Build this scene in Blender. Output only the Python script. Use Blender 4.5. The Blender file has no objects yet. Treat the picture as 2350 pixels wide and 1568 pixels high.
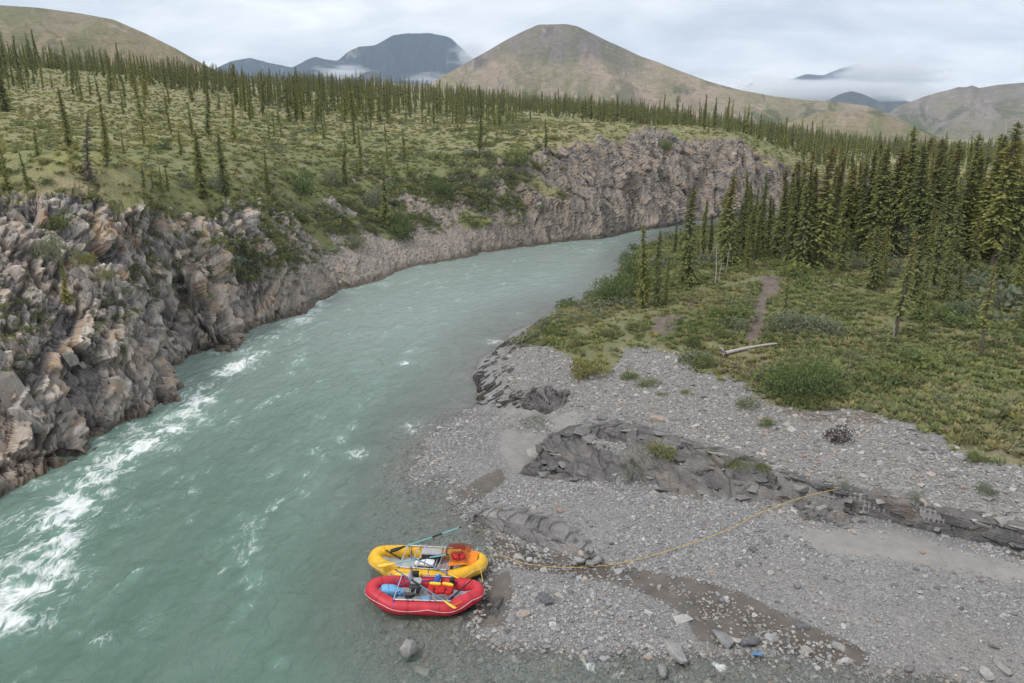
import bpy, math, random
import numpy as np
from mathutils import Vector, Matrix, Euler

random.seed(7)
RNG = np.random.default_rng(11)
scene = bpy.context.scene
COL = scene.collection
R = math.radians

# ------------------------------------------------------------------ camera
CAM_H = 16.5
PITCH = math.atan(479.0 / 1700.0)
SP, CP = math.sin(PITCH), math.cos(PITCH)
cam_d = bpy.data.cameras.new('camera')
cam_d.sensor_width = 36.0
cam_d.lens = 1700.0 / 2350.0 * 36.0
cam_d.clip_start = 0.5
cam_d.clip_end = 40000.0
cam = bpy.data.objects.new('camera', cam_d)
COL.objects.link(cam)
cam.location = (0, 0, CAM_H)
cam.rotation_euler = (math.pi / 2 - PITCH, 0, 0)
scene.camera = cam

# ------------------------------------------------------------------ world, sun, exposure
SUN_EL, SUN_AZ = R(52), R(-120)          # high soft sun behind thin overcast, over the camera's left shoulder
world = bpy.data.worlds.new('World')
scene.world = world
world.use_nodes = True
wt = world.node_tree
wt.nodes.clear()


def NN(t, typ, ins=None, **props):
    n = t.nodes.new(typ)
    for k, v in props.items():
        setattr(n, k, v)
    for k, v in (ins or {}).items():
        s = n.inputs[k]
        if isinstance(v, bpy.types.NodeSocket):
            t.links.new(v, s)
        else:
            s.default_value = v
    return n


def ramp(t, fac, stops, interp='LINEAR'):
    n = t.nodes.new('ShaderNodeValToRGB')
    n.color_ramp.interpolation = interp
    e = n.color_ramp.elements
    while len(e) < len(stops):
        e.new(0.5)
    for i, (p, c) in enumerate(stops):
        e[i].position = p
        if isinstance(c, (int, float)):
            c = (c, c, c)
        e[i].color = (c[0], c[1], c[2], 1)
    t.links.new(fac, n.inputs[0])
    return n.outputs[0]


def mixc(t, fac, a, b, mode='MIX'):
    n = t.nodes.new('ShaderNodeMix')
    n.data_type = 'RGBA'
    n.blend_type = mode
    for s, v in ((n.inputs[0], fac), (n.inputs[6], a), (n.inputs[7], b)):
        if isinstance(v, bpy.types.NodeSocket):
            t.links.new(v, s)
        elif isinstance(v, (int, float)):
            s.default_value = v
        else:
            s.default_value = (v[0], v[1], v[2], 1)
    return n.outputs[2]


def mth(t, op, a, b=None, c=None, clamp=False):
    n = t.nodes.new('ShaderNodeMath')
    n.operation = op
    n.use_clamp = clamp
    for i, v in enumerate((a, b, c)):
        if v is None:
            continue
        if isinstance(v, bpy.types.NodeSocket):
            t.links.new(v, n.inputs[i])
        else:
            n.inputs[i].default_value = v
    return n.outputs[0]


def noise(t, vec, scale, detail=4, rough=0.55, out=0, dist=0.0):
    n = NN(t, 'ShaderNodeTexNoise', {'Scale': scale, 'Detail': detail, 'Roughness': rough, 'Distortion': dist})
    if vec is not None:
        t.links.new(vec, n.inputs['Vector'])
    return n.outputs[out]


def mapping(t, vec, scale=(1, 1, 1), rot=(0, 0, 0), loc=(0, 0, 0)):
    n = NN(t, 'ShaderNodeMapping', {'Scale': scale, 'Rotation': rot, 'Location': loc})
    t.links.new(vec, n.inputs['Vector'])
    return n.outputs[0]


sky = NN(wt, 'ShaderNodeTexSky', sky_type='NISHITA', sun_disc=False, sun_elevation=SUN_EL, sun_rotation=-SUN_AZ,
         altitude=600.0, air_density=1.0, dust_density=1.5, ozone_density=1.5)
tc = NN(wt, 'ShaderNodeTexCoord')
sep = NN(wt, 'ShaderNodeSeparateXYZ', {0: tc.outputs['Generated']})
zc = mth(wt, 'ADD', mth(wt, 'MAXIMUM', sep.outputs[2], 0.0), 0.30)
plx = mth(wt, 'DIVIDE', sep.outputs[0], zc)
ply = mth(wt, 'DIVIDE', sep.outputs[1], zc)
pl = NN(wt, 'ShaderNodeCombineXYZ', {0: plx, 1: ply, 2: 0.0}).outputs[0]
n1 = noise(wt, mapping(wt, pl, (0.95, 1.5, 1), loc=(3.1, 0.4, 0)), 1.25, 8, 0.55, dist=0.5)
n2 = noise(wt, mapping(wt, pl, (1.3, 2.0, 1), loc=(1.7, 5.2, 2)), 2.0, 6, 0.55, dist=0.4)
n3 = noise(wt, mapping(wt, pl, (0.25, 0.4, 1), loc=(8.0, 1.5, 0)), 1.0, 2, 0.5)
cl = ramp(wt, n1, [(0.30, (5.3, 5.6, 6.15)), (0.46, (7.1, 7.3, 7.65)), (0.58, (8.3, 8.4, 8.6)), (0.72, (9.6, 9.65, 9.7))])
cl2 = ramp(wt, n2, [(0.35, (0.80, 0.815, 0.845)), (0.6, (1.07, 1.06, 1.05))])
clouds = mixc(wt, 1.0, cl, cl2, 'MULTIPLY')
cover = ramp(wt, n3, [(0.40, 0.92), (0.60, 1.0)])
skyc = mixc(wt, cover, sky.outputs[0], clouds)
bg = NN(wt, 'ShaderNodeBackground', {'Color': skyc, 'Strength': 0.1})
wo = NN(wt, 'ShaderNodeOutputWorld', {'Surface': bg.outputs[0]})

sun_d = bpy.data.lights.new('sun', 'SUN')
sun_d.energy = 1.5
sun_d.angle = R(14)
sun_d.color = (1.0, 0.955, 0.89)
sun = bpy.data.objects.new('sun', sun_d)
COL.objects.link(sun)
sd = Vector((math.sin(SUN_AZ) * math.cos(SUN_EL), math.cos(SUN_AZ) * math.cos(SUN_EL), math.sin(SUN_EL)))
sun.rotation_euler = sd.to_track_quat('Z', 'Y').to_euler()

scene.view_settings.view_transform = 'Standard'
scene.view_settings.look = 'None'
scene.view_settings.exposure = 0.48
scene.view_settings.gamma = 1.0
scene.view_settings.use_curve_mapping = False
scene.cycles.use_denoising = True
scene.cycles.denoiser = 'OPENIMAGEDENOISE'
scene.cycles.denoising_input_passes = 'RGB_ALBEDO_NORMAL'
scene.cycles.denoising_prefilter = 'ACCURATE'
scene.cycles.max_bounces = 6
scene.cycles.diffuse_bounces = 2
scene.cycles.glossy_bounces = 2
scene.cycles.transmission_bounces = 3
scene.cycles.transparent_max_bounces = 6
scene.cycles.volume_bounces = 3
scene.cycles.caustics_reflective = False
scene.cycles.caustics_refractive = False

# ------------------------------------------------------------------ geometry of the view
FPX, CX, CY = 1700.0, 1175.0, 784.0


def ray_pt(px, py, depth):
    xv, yv = (px - CX) / FPX, (py - CY) / FPX
    return np.array([xv * depth, depth * (CP - yv * SP), CAM_H - depth * (SP + yv * CP)])


def gnd(px, py, z=0.0):
    yv = (py - CY) / FPX
    return ray_pt(px, py, (CAM_H - z) / (SP + yv * CP))


def project(P):
    P = np.asarray(P, float)
    y, z = P[..., 1], P[..., 2] - CAM_H
    d = y * CP - z * SP
    d = np.where(np.abs(d) < 1e-3, 1e-3, d)
    return CX + FPX * P[..., 0] / d, CY - FPX * (y * SP + z * CP) / d, d


# ------------------------------------------------------------------ numpy noise
def _h(ix, iy, iz, seed):
    x = (ix.astype(np.uint32) * np.uint32(374761393) + iy.astype(np.uint32) * np.uint32(668265263)
         + iz.astype(np.uint32) * np.uint32(2147483647) + np.uint32((seed * 974711 + 12345) & 0xffffffff))
    x = (x ^ (x >> np.uint32(13))) * np.uint32(1274126177)
    x = (x ^ (x >> np.uint32(15))) * np.uint32(2246822519)
    x = x ^ (x >> np.uint32(16))
    return x.astype(np.float64) / 4294967295.0


def vnoise(p, seed=0):
    f = np.floor(p)
    i = f.astype(np.int64)
    u = p - f
    u = u * u * (3 - 2 * u)
    r = 0
    for dx in (0, 1):
        for dy in (0, 1):
            for dz in (0, 1):
                w = (u[:, 0] if dx else 1 - u[:, 0]) * (u[:, 1] if dy else 1 - u[:, 1]) * (u[:, 2] if dz else 1 - u[:, 2])
                r = r + w * _h(i[:, 0] + dx, i[:, 1] + dy, i[:, 2] + dz, seed)
    return r * 2 - 1


def fbm(p, octv=4, gain=0.5, seed=0):
    a, s, r = 1.0, 0.0, 0.0
    for k in range(octv):
        r = r + a * vnoise(p * (2.03 ** k) + 17.3 * k, seed + k)
        s += a
        a *= gain
    return r / s


def voro(p, seed=0):
    """nearest and second nearest jittered cell: d1, d2, cell hash, vector to the cell's seed"""
    i = np.floor(p).astype(np.int64)
    n = len(p)
    d1 = np.full(n, 9.0)
    d2 = np.full(n, 9.0)
    hid = np.zeros(n)
    vec = np.zeros((n, 3))
    for dx in (-1, 0, 1):
        for dy in (-1, 0, 1):
            for dz in (-1, 0, 1):
                a, b, c = i[:, 0] + dx, i[:, 1] + dy, i[:, 2] + dz
                q = np.stack([a + 0.1 + 0.8 * _h(a, b, c, seed), b + 0.1 + 0.8 * _h(a, b, c, seed + 1), c + 0.1 + 0.8 * _h(a, b, c, seed + 2)], 1)
                v = p - q
                d = np.sqrt((v * v).sum(1))
                near = d < d1
                d2 = np.where(near, d1, np.minimum(d2, d))
                hid = np.where(near, _h(a, b, c, seed + 3), hid)
                vec[near] = v[near]
                d1 = np.where(near, d, d1)
    return d1, d2, hid, vec


def facets(p, seed, tilt=0.5, crack=0.25):
    """blocky offset: one flat, tilted facet for each cell with a crack between cells"""
    d1, d2, h, v = voro(p, seed)
    k = (h * 7919.0) % 1.0
    m = (h * 104729.0) % 1.0
    off = (h - 0.5) + tilt * ((k - 0.5) * v[:, 0] + (m - 0.5) * v[:, 1] + (((k + m) * 3.7) % 1 - 0.5) * v[:, 2])
    return off - crack * np.exp(-(d2 - d1) / 0.07), h


def sstep(a, b, x):
    t = np.clip((x - a) / (b - a), 0, 1)
    return t * t * (3 - 2 * t)


def tps_fit(xy, z, lam=1e-4):
    xy = np.asarray(xy, float)
    n = len(xy)
    d2 = ((xy[:, None] - xy[None]) ** 2).sum(-1)
    K = 0.5 * d2 * np.log(d2 + 1e-9)
    A = np.zeros((n + 3, n + 3))
    A[:n, :n] = K + lam * n * np.eye(n)
    A[:n, n] = 1
    A[:n, n + 1:] = xy
    A[n, :n] = 1
    A[n + 1:, :n] = xy.T
    return xy, np.linalg.solve(A, np.concatenate([z, np.zeros(3)]))


def tps_eval(m, q):
    xy, w = m
    q = np.asarray(q, float).reshape(-1, 2)
    out = np.empty(len(q))
    for s in range(0, len(q), 60000):
        c = q[s:s + 60000]
        d2 = (c[:, :1] - xy[None, :, 0]) ** 2 + (c[:, 1:] - xy[None, :, 1]) ** 2
        out[s:s + 60000] = (0.5 * d2 * np.log(d2 + 1e-9)) @ w[:-3] + w[-3] + c @ w[-2:]
    return out


def warp_xy(q, s):
    """squash far distances so one spline serves near and far ground"""
    q = np.asarray(q, float).reshape(-1, 2)
    r = np.hypot(q[:, 0], q[:, 1]) + 1e-6
    k = np.log1p(r / s) * s / r
    return q * k[:, None]


def poly_sd(q, poly):
    """signed distance to a polygon, positive inside"""
    q = np.asarray(q, float)
    poly = np.asarray(poly, float)
    inside = np.zeros(len(q), bool)
    dm = np.full(len(q), 1e9)
    n = len(poly)
    for i in range(n):
        a, b = poly[i], poly[(i + 1) % n]
        ab = b - a
        t = np.clip(((q - a) @ ab) / (ab @ ab + 1e-12), 0, 1)
        dm = np.minimum(dm, np.hypot(q[:, 0] - a[0] - t * ab[0], q[:, 1] - a[1] - t * ab[1]))
        if a[1] != b[1]:
            c = ((a[1] > q[:, 1]) != (b[1] > q[:, 1])) & (q[:, 0] < (b[0] - a[0]) * (q[:, 1] - a[1]) / (b[1] - a[1]) + a[0])
            inside ^= c
    return np.where(inside, dm, -dm)


def line_dist(q, line):
    """distance to a polyline, arc length at the nearest point, side (+ on its left)"""
    line = np.asarray(line, float)
    dm = np.full(len(q), 1e9)
    arc = np.zeros(len(q))
    sd_ = np.zeros(len(q))
    s = 0.0
    for a, b in zip(line[:-1], line[1:]):
        ab = b - a
        L = math.hypot(*ab)
        t = np.clip(((q - a) @ ab) / (L * L + 1e-12), 0, 1)
        dx, dy = q[:, 0] - a[0] - t * ab[0], q[:, 1] - a[1] - t * ab[1]
        d = np.hypot(dx, dy)
        c = d < dm
        dm = np.where(c, d, dm)
        arc = np.where(c, s + t * L, arc)
        sd_ = np.where(c, np.sign(ab[0] * dy - ab[1] * dx), sd_)
        s += L
    return dm, arc, sd_


# ------------------------------------------------------------------ object helpers
def tag(o, label=None, cat=None, group=None, kind=None):
    if label:
        o['label'] = label
    if cat:
        o['category'] = cat
    if group:
        o['group'] = group
    if kind:
        o['kind'] = kind
    return o


def link(name, data, parent=None):
    o = bpy.data.objects.new(name, data)
    COL.objects.link(o)
    if parent is not None:
        o.parent = parent
    return o


def empty(name, loc=(0, 0, 0), rot=(0, 0, 0), scale=1.0):
    o = link(name, None)
    o.location = loc
    o.rotation_euler = rot
    o.scale = (scale,) * 3 if isinstance(scale, (int, float)) else scale
    o.empty_display_size = 0.3
    return o


def mesh_np(name, V, F, mat=None, smooth=True, attrs=None, mats=None, midx=None):
    V = np.asarray(V, np.float32)
    F = np.asarray(F, np.int32)
    me = bpy.data.meshes.new(name)
    k = F.shape[1]
    me.vertices.add(len(V))
    me.vertices.foreach_set('co', V.ravel())
    me.loops.add(F.size)
    me.loops.foreach_set('vertex_index', F.ravel())
    me.polygons.add(len(F))
    me.polygons.foreach_set('loop_start', np.arange(0, F.size, k, dtype=np.int32))
    me.polygons.foreach_set('loop_total', np.full(len(F), k, np.int32))
    for m in (mats or ([mat] if mat else [])):
        me.materials.append(m)
    if midx is not None:
        me.polygons.foreach_set('material_index', np.asarray(midx, np.int32))
    me.polygons.foreach_set('use_smooth', np.full(len(F), bool(smooth)))
    for an, av in (attrs or {}).items():
        av = np.asarray(av, np.float32)
        if av.ndim == 1:
            a = me.attributes.new(an, 'FLOAT', 'POINT')
            a.data.foreach_set('value', av)
        else:
            a = me.attributes.new(an, 'FLOAT_VECTOR', 'POINT')
            a.data.foreach_set('vector', av.ravel())
    me.update(calc_edges=True)
    return me


def grid_faces(nr, nc, closed=False):
    i = np.arange(nr - 1)[:, None]
    j = np.arange(nc if closed else nc - 1)[None, :]
    j2 = (j + 1) % nc
    return np.stack([i * nc + j, i * nc + j2, (i + 1) * nc + j2, (i + 1) * nc + j], -1).reshape(-1, 4)


def grid_normals(P):
    du = np.gradient(P, axis=1)
    dv = np.gradient(P, axis=0)
    n = np.cross(du, dv)
    return n / (np.linalg.norm(n, axis=-1, keepdims=True) + 1e-9)


# ------------------------------------------------------------------ materials
def new_mat(name):
    m = bpy.data.materials.new(name)
    m.use_nodes = True
    t = m.node_tree
    t.nodes.clear()
    out = NN(t, 'ShaderNodeOutputMaterial')
    return m, t, out


def principled(t, out, color, rough=0.8, spec=0.3, normal=None, **kw):
    p = NN(t, 'ShaderNodeBsdfPrincipled')
    for k, v in {'Base Color': color, 'Roughness': rough, 'Specular IOR Level': spec, **kw}.items():
        s = p.inputs[k]
        if isinstance(v, bpy.types.NodeSocket):
            t.links.new(v, s)
        elif k in ('Base Color',) and len(v) == 3:
            s.default_value = (*v, 1)
        else:
            s.default_value = v
    if normal is not None:
        t.links.new(normal, p.inputs['Normal'])
    t.links.new(p.outputs[0], out.inputs['Surface'])
    return p


def bump(t, h, strength=0.5, dist=0.1, normal=None):
    b = NN(t, 'ShaderNodeBump', {'Height': h, 'Strength': strength, 'Distance': dist})
    if normal is not None:
        t.links.new(normal, b.inputs['Normal'])
    return b.outputs[0]


def attr(t, name, out='Fac'):
    return NN(t, 'ShaderNodeAttribute', attribute_name=name).outputs[out]


def pos(t):
    return NN(t, 'ShaderNodeNewGeometry').outputs['Position']


def flat_mat(name, col, rough=0.6, spec=0.4, var=0.08, scale=6.0, bstr=0.0, **kw):
    """plain coloured thing with slight dirt and fading"""
    m, t, out = new_mat(name)
    co = NN(t, 'ShaderNodeTexCoord').outputs['Object']
    n = noise(t, co, scale, 5, 0.6)
    c = mixc(t, 1.0, col, ramp(t, n, [(0.25, 1 - 2 * var), (0.7, 1 + var)]), 'MULTIPLY')
    nm = bump(t, noise(t, co, scale * 6, 3), bstr, 0.02) if bstr else None
    principled(t, out, c, rough, spec, nm, **kw)
    return m


def rock_colour(t, P, cell, band=None):
    """grey shale with paler and rust brown blocks, pale veins and lichen"""
    Pb = mapping(t, P, (1.0, 0.35, 0.22), rot=(0.25, 0.35, 0.3))
    st = noise(t, Pb, 2.6, 6, 0.62, dist=0.6)
    big = noise(t, P, 0.13, 4, 0.6)
    c = ramp(t, st, [(0.28, (0.085, 0.085, 0.089)), (0.42, (0.190, 0.184, 0.178)), (0.56, (0.300, 0.286, 0.270)), (0.72, (0.46, 0.438, 0.41))])
    c = mixc(t, 1.0, c, ramp(t, cell, [(0.22, (0.50, 0.50, 0.53)), (0.5, (1.0, 0.97, 0.94)), (0.78, (1.55, 1.46, 1.35))]), 'MULTIPLY')
    warm = mth(t, 'MULTIPLY', ramp(t, noise(t, mapping(t, P, (1, 0.6, 0.4), loc=(9, 3, 1)), 0.9, 5, 0.6), [(0.50, 0), (0.62, 1)]),
               ramp(t, cell, [(0.45, 0.12), (0.66, 1.0)]))
    c = mixc(t, mth(t, 'MULTIPLY', warm, 0.75), c, (0.46, 0.305, 0.175))
    c = mixc(t, ramp(t, big, [(0.42, 0.0), (0.66, 0.35)]), c, (0.345, 0.31, 0.275))
    if band is not None:
        bn = noise(t, mapping(t, band, (0.22, 0.035, 1)), 1.0, 5, 0.62, dist=0.9)
        c = mixc(t, ramp(t, bn, [(0.36, 0.75), (0.47, 0.0)]), c, mixc(t, 1.0, c, (0.50, 0.52, 0.57), 'MULTIPLY'))
        c = mixc(t, ramp(t, bn, [(0.54, 0.0), (0.66, 0.55)]), c, (0.41, 0.335, 0.265))
        vn = noise(t, mapping(t, band, (1.3, 0.10, 1), loc=(3, 1, 0)), 1.0, 5, 0.65, dist=1.2)
        c = mixc(t, ramp(t, vn, [(0.62, 0.0), (0.67, 0.6)]), c, (0.46, 0.40, 0.34))
        c = mixc(t, ramp(t, vn, [(0.33, 0.7), (0.39, 0.0)]), c, (0.06, 0.058, 0.06))
    lich = ramp(t, noise(t, P, 5.5, 5, 0.7), [(0.60, 0), (0.68, 1)])
    c = mixc(t, mth(t, 'MULTIPLY', lich, 0.40), c, (0.52, 0.51, 0.50))
    return c, st


def wet_band(t, P, c, rough, z0=0.12, z1=0.75, k=(0.36, 0.33, 0.28)):
    """stone stays dark and shiny where the river keeps it wet"""
    z = NN(t, 'ShaderNodeSeparateXYZ', {0: P}).outputs[2]
    w = mth(t, 'ADD', z, mth(t, 'MULTIPLY', mth(t, 'SUBTRACT', noise(t, P, 1.2, 3), 0.5), 0.8))
    f = NN(t, 'ShaderNodeMapRange', {0: w, 1: z0, 2: z1, 3: 1.0, 4: 0.0}).outputs[0]
    c = mixc(t, f, c, mixc(t, 1.0, c, k, 'MULTIPLY'))
    return c, mth(t, 'SUBTRACT', rough, mth(t, 'MULTIPLY', f, 0.4))


def grass_colour(t, P, dry=0.0):
    a = noise(t, P, 0.09, 4, 0.6)
    b = noise(t, P, 0.8, 5, 0.65)
    d = noise(t, P, 5.0, 4, 0.7)
    if dry:
        c = ramp(t, a, [(0.34, (0.180, 0.188, 0.078)), (0.50, (0.238, 0.226, 0.112)), (0.64, (0.305, 0.264, 0.165))])
        hi = (0.24, 0.265, 0.075)
    else:
        c = ramp(t, a, [(0.34, (0.150, 0.162, 0.074)), (0.50, (0.185, 0.184, 0.094)), (0.64, (0.23, 0.205, 0.13))])
        hi = (0.135, 0.155, 0.045)
    c = mixc(t, ramp(t, b, [(0.42, 0.0), (0.66, 0.6)]), c, (0.20, 0.20, 0.098) if dry else (0.135, 0.140, 0.068))
    c = mixc(t, ramp(t, noise(t, mapping(t, P, loc=(4, 9, 2)), 0.25, 4, 0.6), [(0.55, 0.0), (0.7, 0.6)]), c, hi)
    c = mixc(t, ramp(t, noise(t, mapping(t, P, loc=(14, 2, 2)), 0.6, 5, 0.7), [(0.58, 0.0), (0.7, 0.55)]), c, (0.20, 0.165, 0.125))
    c = mixc(t, 1.0, c, ramp(t, d, [(0.25, 0.62), (0.5, 1.0), (0.75, 1.3)]), 'MULTIPLY')
    return c, b, d


def mat_hillside():
    m, t, out = new_mat('hillside_ground')
    P = pos(t)
    cell = attr(t, 'cell')
    rc, st = rock_colour(t, P, cell, attr(t, 'band', 'Vector'))
    gc, gb, gd = grass_colour(t, P, 1.0)
    gc = mixc(t, mth(t, 'MULTIPLY', attr(t, 'lush'), 0.75), gc, mixc(t, 1.0, gc, (0.62, 0.74, 0.62), 'MULTIPLY'))   # greener, mossier ground on the moist slope
    # loose scree: tan broken stone
    sn = noise(t, P, 3.2, 6, 0.7)
    sc_ = ramp(t, sn, [(0.32, (0.115, 0.100, 0.085)), (0.5, (0.235, 0.205, 0.175)), (0.68, (0.37, 0.335, 0.295))])
    rk = mth(t, 'ADD', attr(t, 'rock'), mth(t, 'MULTIPLY', mth(t, 'SUBTRACT', noise(t, P, 0.9, 6, 0.7), 0.5), 0.9))
    rf = ramp(t, rk, [(0.42, 0), (0.56, 1)])
    scree = attr(t, 'scree')
    rc = mixc(t, mth(t, 'MULTIPLY', scree, 0.85), rc, sc_)
    tone = attr(t, 'tone')                      # the upstream cliff is a browner, darker shale
    rc = mixc(t, 1.0, rc, mixc(t, tone, (1.10, 1.10, 1.11), (0.76, 0.74, 0.72)), 'MULTIPLY')
    rc, rr = wet_band(t, P, rc, 0.85)
    c = mixc(t, rf, gc, rc)
    h = mixc(t, rf, gd, mth(t, 'ADD', noise(t, mapping(t, P, (1.0, 0.5, 0.3), rot=(.25, .35, .3)), 7.0, 6, 0.7), mth(t, 'MULTIPLY', sn, 0.7)))
    nm = bump(t, h, 0.7, 0.12)
    principled(t, out, c, rr, 0.2, nm)
    return m


def mat_rock(name='shale_rock', k=0.74, wet=(0.05, 0.35)):
    m, t, out = new_mat(name)
    P = pos(t)
    rc, st = rock_colour(t, P, attr(t, 'cell'))
    rc = mixc(t, 0.72, rc, mixc(t, 1.0, ramp(t, noise(t, P, 1.4, 6, 0.65), [(0.3, (0.100, 0.098, 0.097)), (0.55, (0.165, 0.160, 0.155)), (0.75, (0.24, 0.234, 0.226))]), ramp(t, noise(t, mapping(t, P, (0.5, 0.5, 3.0), rot=(.2, .3, .2)), 2.2, 6, 0.7, dist=.8), [(0.36, 0.35), (0.44, 1.0), (0.6, 1.15)]), 'MULTIPLY'))
    rc = mixc(t, 1.0, rc, (k, k, k * 1.03), 'MULTIPLY')
    rc, rr = wet_band(t, P, rc, 0.85, *wet)
    principled(t, out, rc, rr, 0.25, bump(t, noise(t, mapping(t, P, (1, 0.5, 0.3)), 9, 6, 0.7), 0.8, 0.08))
    return m


def stone_mat(name, stops, bs=0.5):
    m, t, out = new_mat(name)
    oi = NN(t, 'ShaderNodeObjectInfo')
    co = NN(t, 'ShaderNodeTexCoord').outputs['Object']
    c = ramp(t, oi.outputs['Random'], stops)
    n = noise(t, co, 2.2, 6, 0.65)
    c = mixc(t, 1.0, c, ramp(t, n, [(0.3, 0.7), (0.65, 1.12)]), 'MULTIPLY')
    c = mixc(t, ramp(t, noise(t, mapping(t, co, (1, 1, 4), rot=(.4, .2, 0)), 3.0, 4, 0.6), [(0.6, 0), (0.66, 0.4)]), c, (0.5, 0.49, 0.47))
    P = pos(t)
    c, rr = wet_band(t, P, c, 0.85, -0.02, 0.10, (0.86, 0.84, 0.80))
    principled(t, out, c, rr, 0.25, bump(t, n, bs, 0.1))
    return m


def leaf_mat(name, dark, mid, light, warm=None, wf=0.25):
    m, t, out = new_mat(name)
    oi = NN(t, 'ShaderNodeObjectInfo')
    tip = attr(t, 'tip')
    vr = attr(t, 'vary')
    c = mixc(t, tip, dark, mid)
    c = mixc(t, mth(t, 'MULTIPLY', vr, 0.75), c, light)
    c = mixc(t, 1.0, c, ramp(t, oi.outputs['Random'], [(0.0, (0.74, 0.80, 0.82)), (0.5, (1, 1, 1)), (1.0, (1.20, 1.12, 0.92))]), 'MULTIPLY')
    if warm:
        top = attr(t, 'top')
        w = mth(t, 'MULTIPLY', mth(t, 'MULTIPLY', top, vr), ramp(t, mth(t, 'FRACT', mth(t, 'MULTIPLY', oi.outputs['Random'], 7.3)), [(0.35, 0.0), (0.8, 1.0)]))
        c = mixc(t, mth(t, 'MULTIPLY', w, 1.0, clamp=True), c, warm)
    d = NN(t, 'ShaderNodeBsdfDiffuse', {'Color': c, 'Roughness': 0.5})
    tr = NN(t, 'ShaderNodeBsdfTranslucent', {'Color': c})
    mx = NN(t, 'ShaderNodeMixShader', {0: wf, 1: d.outputs[0], 2: tr.outputs[0]})
    t.links.new(mx.outputs[0], out.inputs['Surface'])
    return m


def mat_ground():
    """river bar: gravel, silt, earth and grass sheet under the plants"""
    m, t, out = new_mat('river_bar')
    P = pos(t)
    gc, gb, gd = grass_colour(t, P)
    vo = NN(t, 'ShaderNodeTexVoronoi', {'Scale': 9.0, 'Randomness': 1.0})
    t.links.new(P, vo.inputs['Vector'])
    vo2 = NN(t, 'ShaderNodeTexVoronoi', {'Scale': 22.0, 'Randomness': 1.0})
    t.links.new(P, vo2.inputs['Vector'])
    g1 = ramp(t, NN(t, 'ShaderNodeSeparateColor', {0: vo2.outputs['Color']}).outputs[0],
              [(0.0, (0.170, 0.170, 0.176)), (0.5, (0.265, 0.262, 0.262)), (0.9, (0.37, 0.365, 0.36))])
    dk = ramp(t, vo2.outputs['Distance'], [(0.25, 1.0), (0.62, 0.65)])
    g1 = mixc(t, 1.0, g1, dk, 'MULTIPLY')
    g2 = ramp(t, NN(t, 'ShaderNodeSeparateColor', {0: vo.outputs['Color']}).outputs[1],
              [(0.0, (0.17, 0.17, 0.175)), (0.6, (0.25, 0.244, 0.24)), (1.0, (0.34, 0.335, 0.325))])
    grav = mixc(t, ramp(t, noise(t, P, 0.7, 4, 0.6), [(0.42, 0.15), (0.6, 0.85)]), g1, g2)
    grav = mixc(t, ramp(t, noise(t, P, 0.22, 3, 0.6), [(0.45, 0.0), (0.65, 0.45)]), grav, (0.225, 0.205, 0.185))
    mudc = ramp(t, noise(t, P, 1.1, 5, 0.6), [(0.3, (0.085, 0.073, 0.063)), (0.6, (0.125, 0.110, 0.096)), (0.75, (0.165, 0.150, 0.135))])
    mud = attr(t, 'mud')
    mf = ramp(t, mth(t, 'ADD', mud, mth(t, 'MULTIPLY', mth(t, 'SUBTRACT', noise(t, P, 2.0, 5, 0.7), 0.5), 0.8)), [(0.42, 0), (0.60, 1)])
    silt = attr(t, 'silt')
    siltc = ramp(t, noise(t, P, 1.5, 5, 0.6), [(0.3, (0.205, 0.194, 0.182)), (0.7, (0.275, 0.262, 0.247))])
    sf = ramp(t, mth(t, 'ADD', silt, mth(t, 'MULTIPLY', mth(t, 'SUBTRACT', noise(t, P, 1.6, 5, 0.7), 0.5), 0.5)), [(0.45, 0), (0.62, 1)])
    c = mixc(t, sf, grav, siltc)
    c = mixc(t, mf, c, mudc)
    z = NN(t, 'ShaderNodeSeparateXYZ', {0: P}).outputs[2]
    wetf = NN(t, 'ShaderNodeMapRange', {0: mth(t, 'ADD', z, mth(t, 'MULTIPLY', mth(t, 'SUBTRACT', noise(t, P, 1.5, 4), 0.5), 0.12)), 1: 0.0, 2: 0.07, 3: 1.0, 4: 0.0}).outputs[0]
    c = mixc(t, mth(t, 'MULTIPLY', wetf, ramp(t, mth(t, 'ADD', z, 1.0), [(0.86, 0.0), (0.99, 0.8)])), c, mixc(t, 1.0, c, (0.60, 0.57, 0.53), 'MULTIPLY'))
    vg = mth(t, 'ADD', attr(t, 'veg'), mth(t, 'MULTIPLY', mth(t, 'SUBTRACT', noise(t, P, 0.8, 6, 0.7), 0.5), 0.9))
    vf = ramp(t, vg, [(0.42, 0), (0.58, 1)])
    c = mixc(t, vf, c, gc)
    ef = ramp(t, mth(t, 'ADD', attr(t, 'earth'), mth(t, 'MULTIPLY', mth(t, 'SUBTRACT', noise(t, P, 1.0, 6, 0.7), 0.5), 0.7)), [(0.45, 0), (0.6, 1)])
    c = mixc(t, ef, c, ramp(t, noise(t, P, 2.5, 5), [(0.3, (0.11, 0.088, 0.070)), (0.7, (0.20, 0.165, 0.135))]))
    rough = mth(t, 'SUBTRACT', 0.9, mth(t, 'MULTIPLY', mth(t, 'MAXIMUM', wetf, mth(t, 'MULTIPLY', mf, 0.75)), 0.45))
    h = mixc(t, mth(t, 'MAXIMUM', mf, sf), mth(t, 'SUBTRACT', 1.0, vo2.outputs['Distance']), mth(t, 'MULTIPLY', noise(t, P, 3.0, 4), 0.6))
    principled(t, out, c, rough, 0.3, bump(t, h, 0.6, 0.04))
    return m


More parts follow.
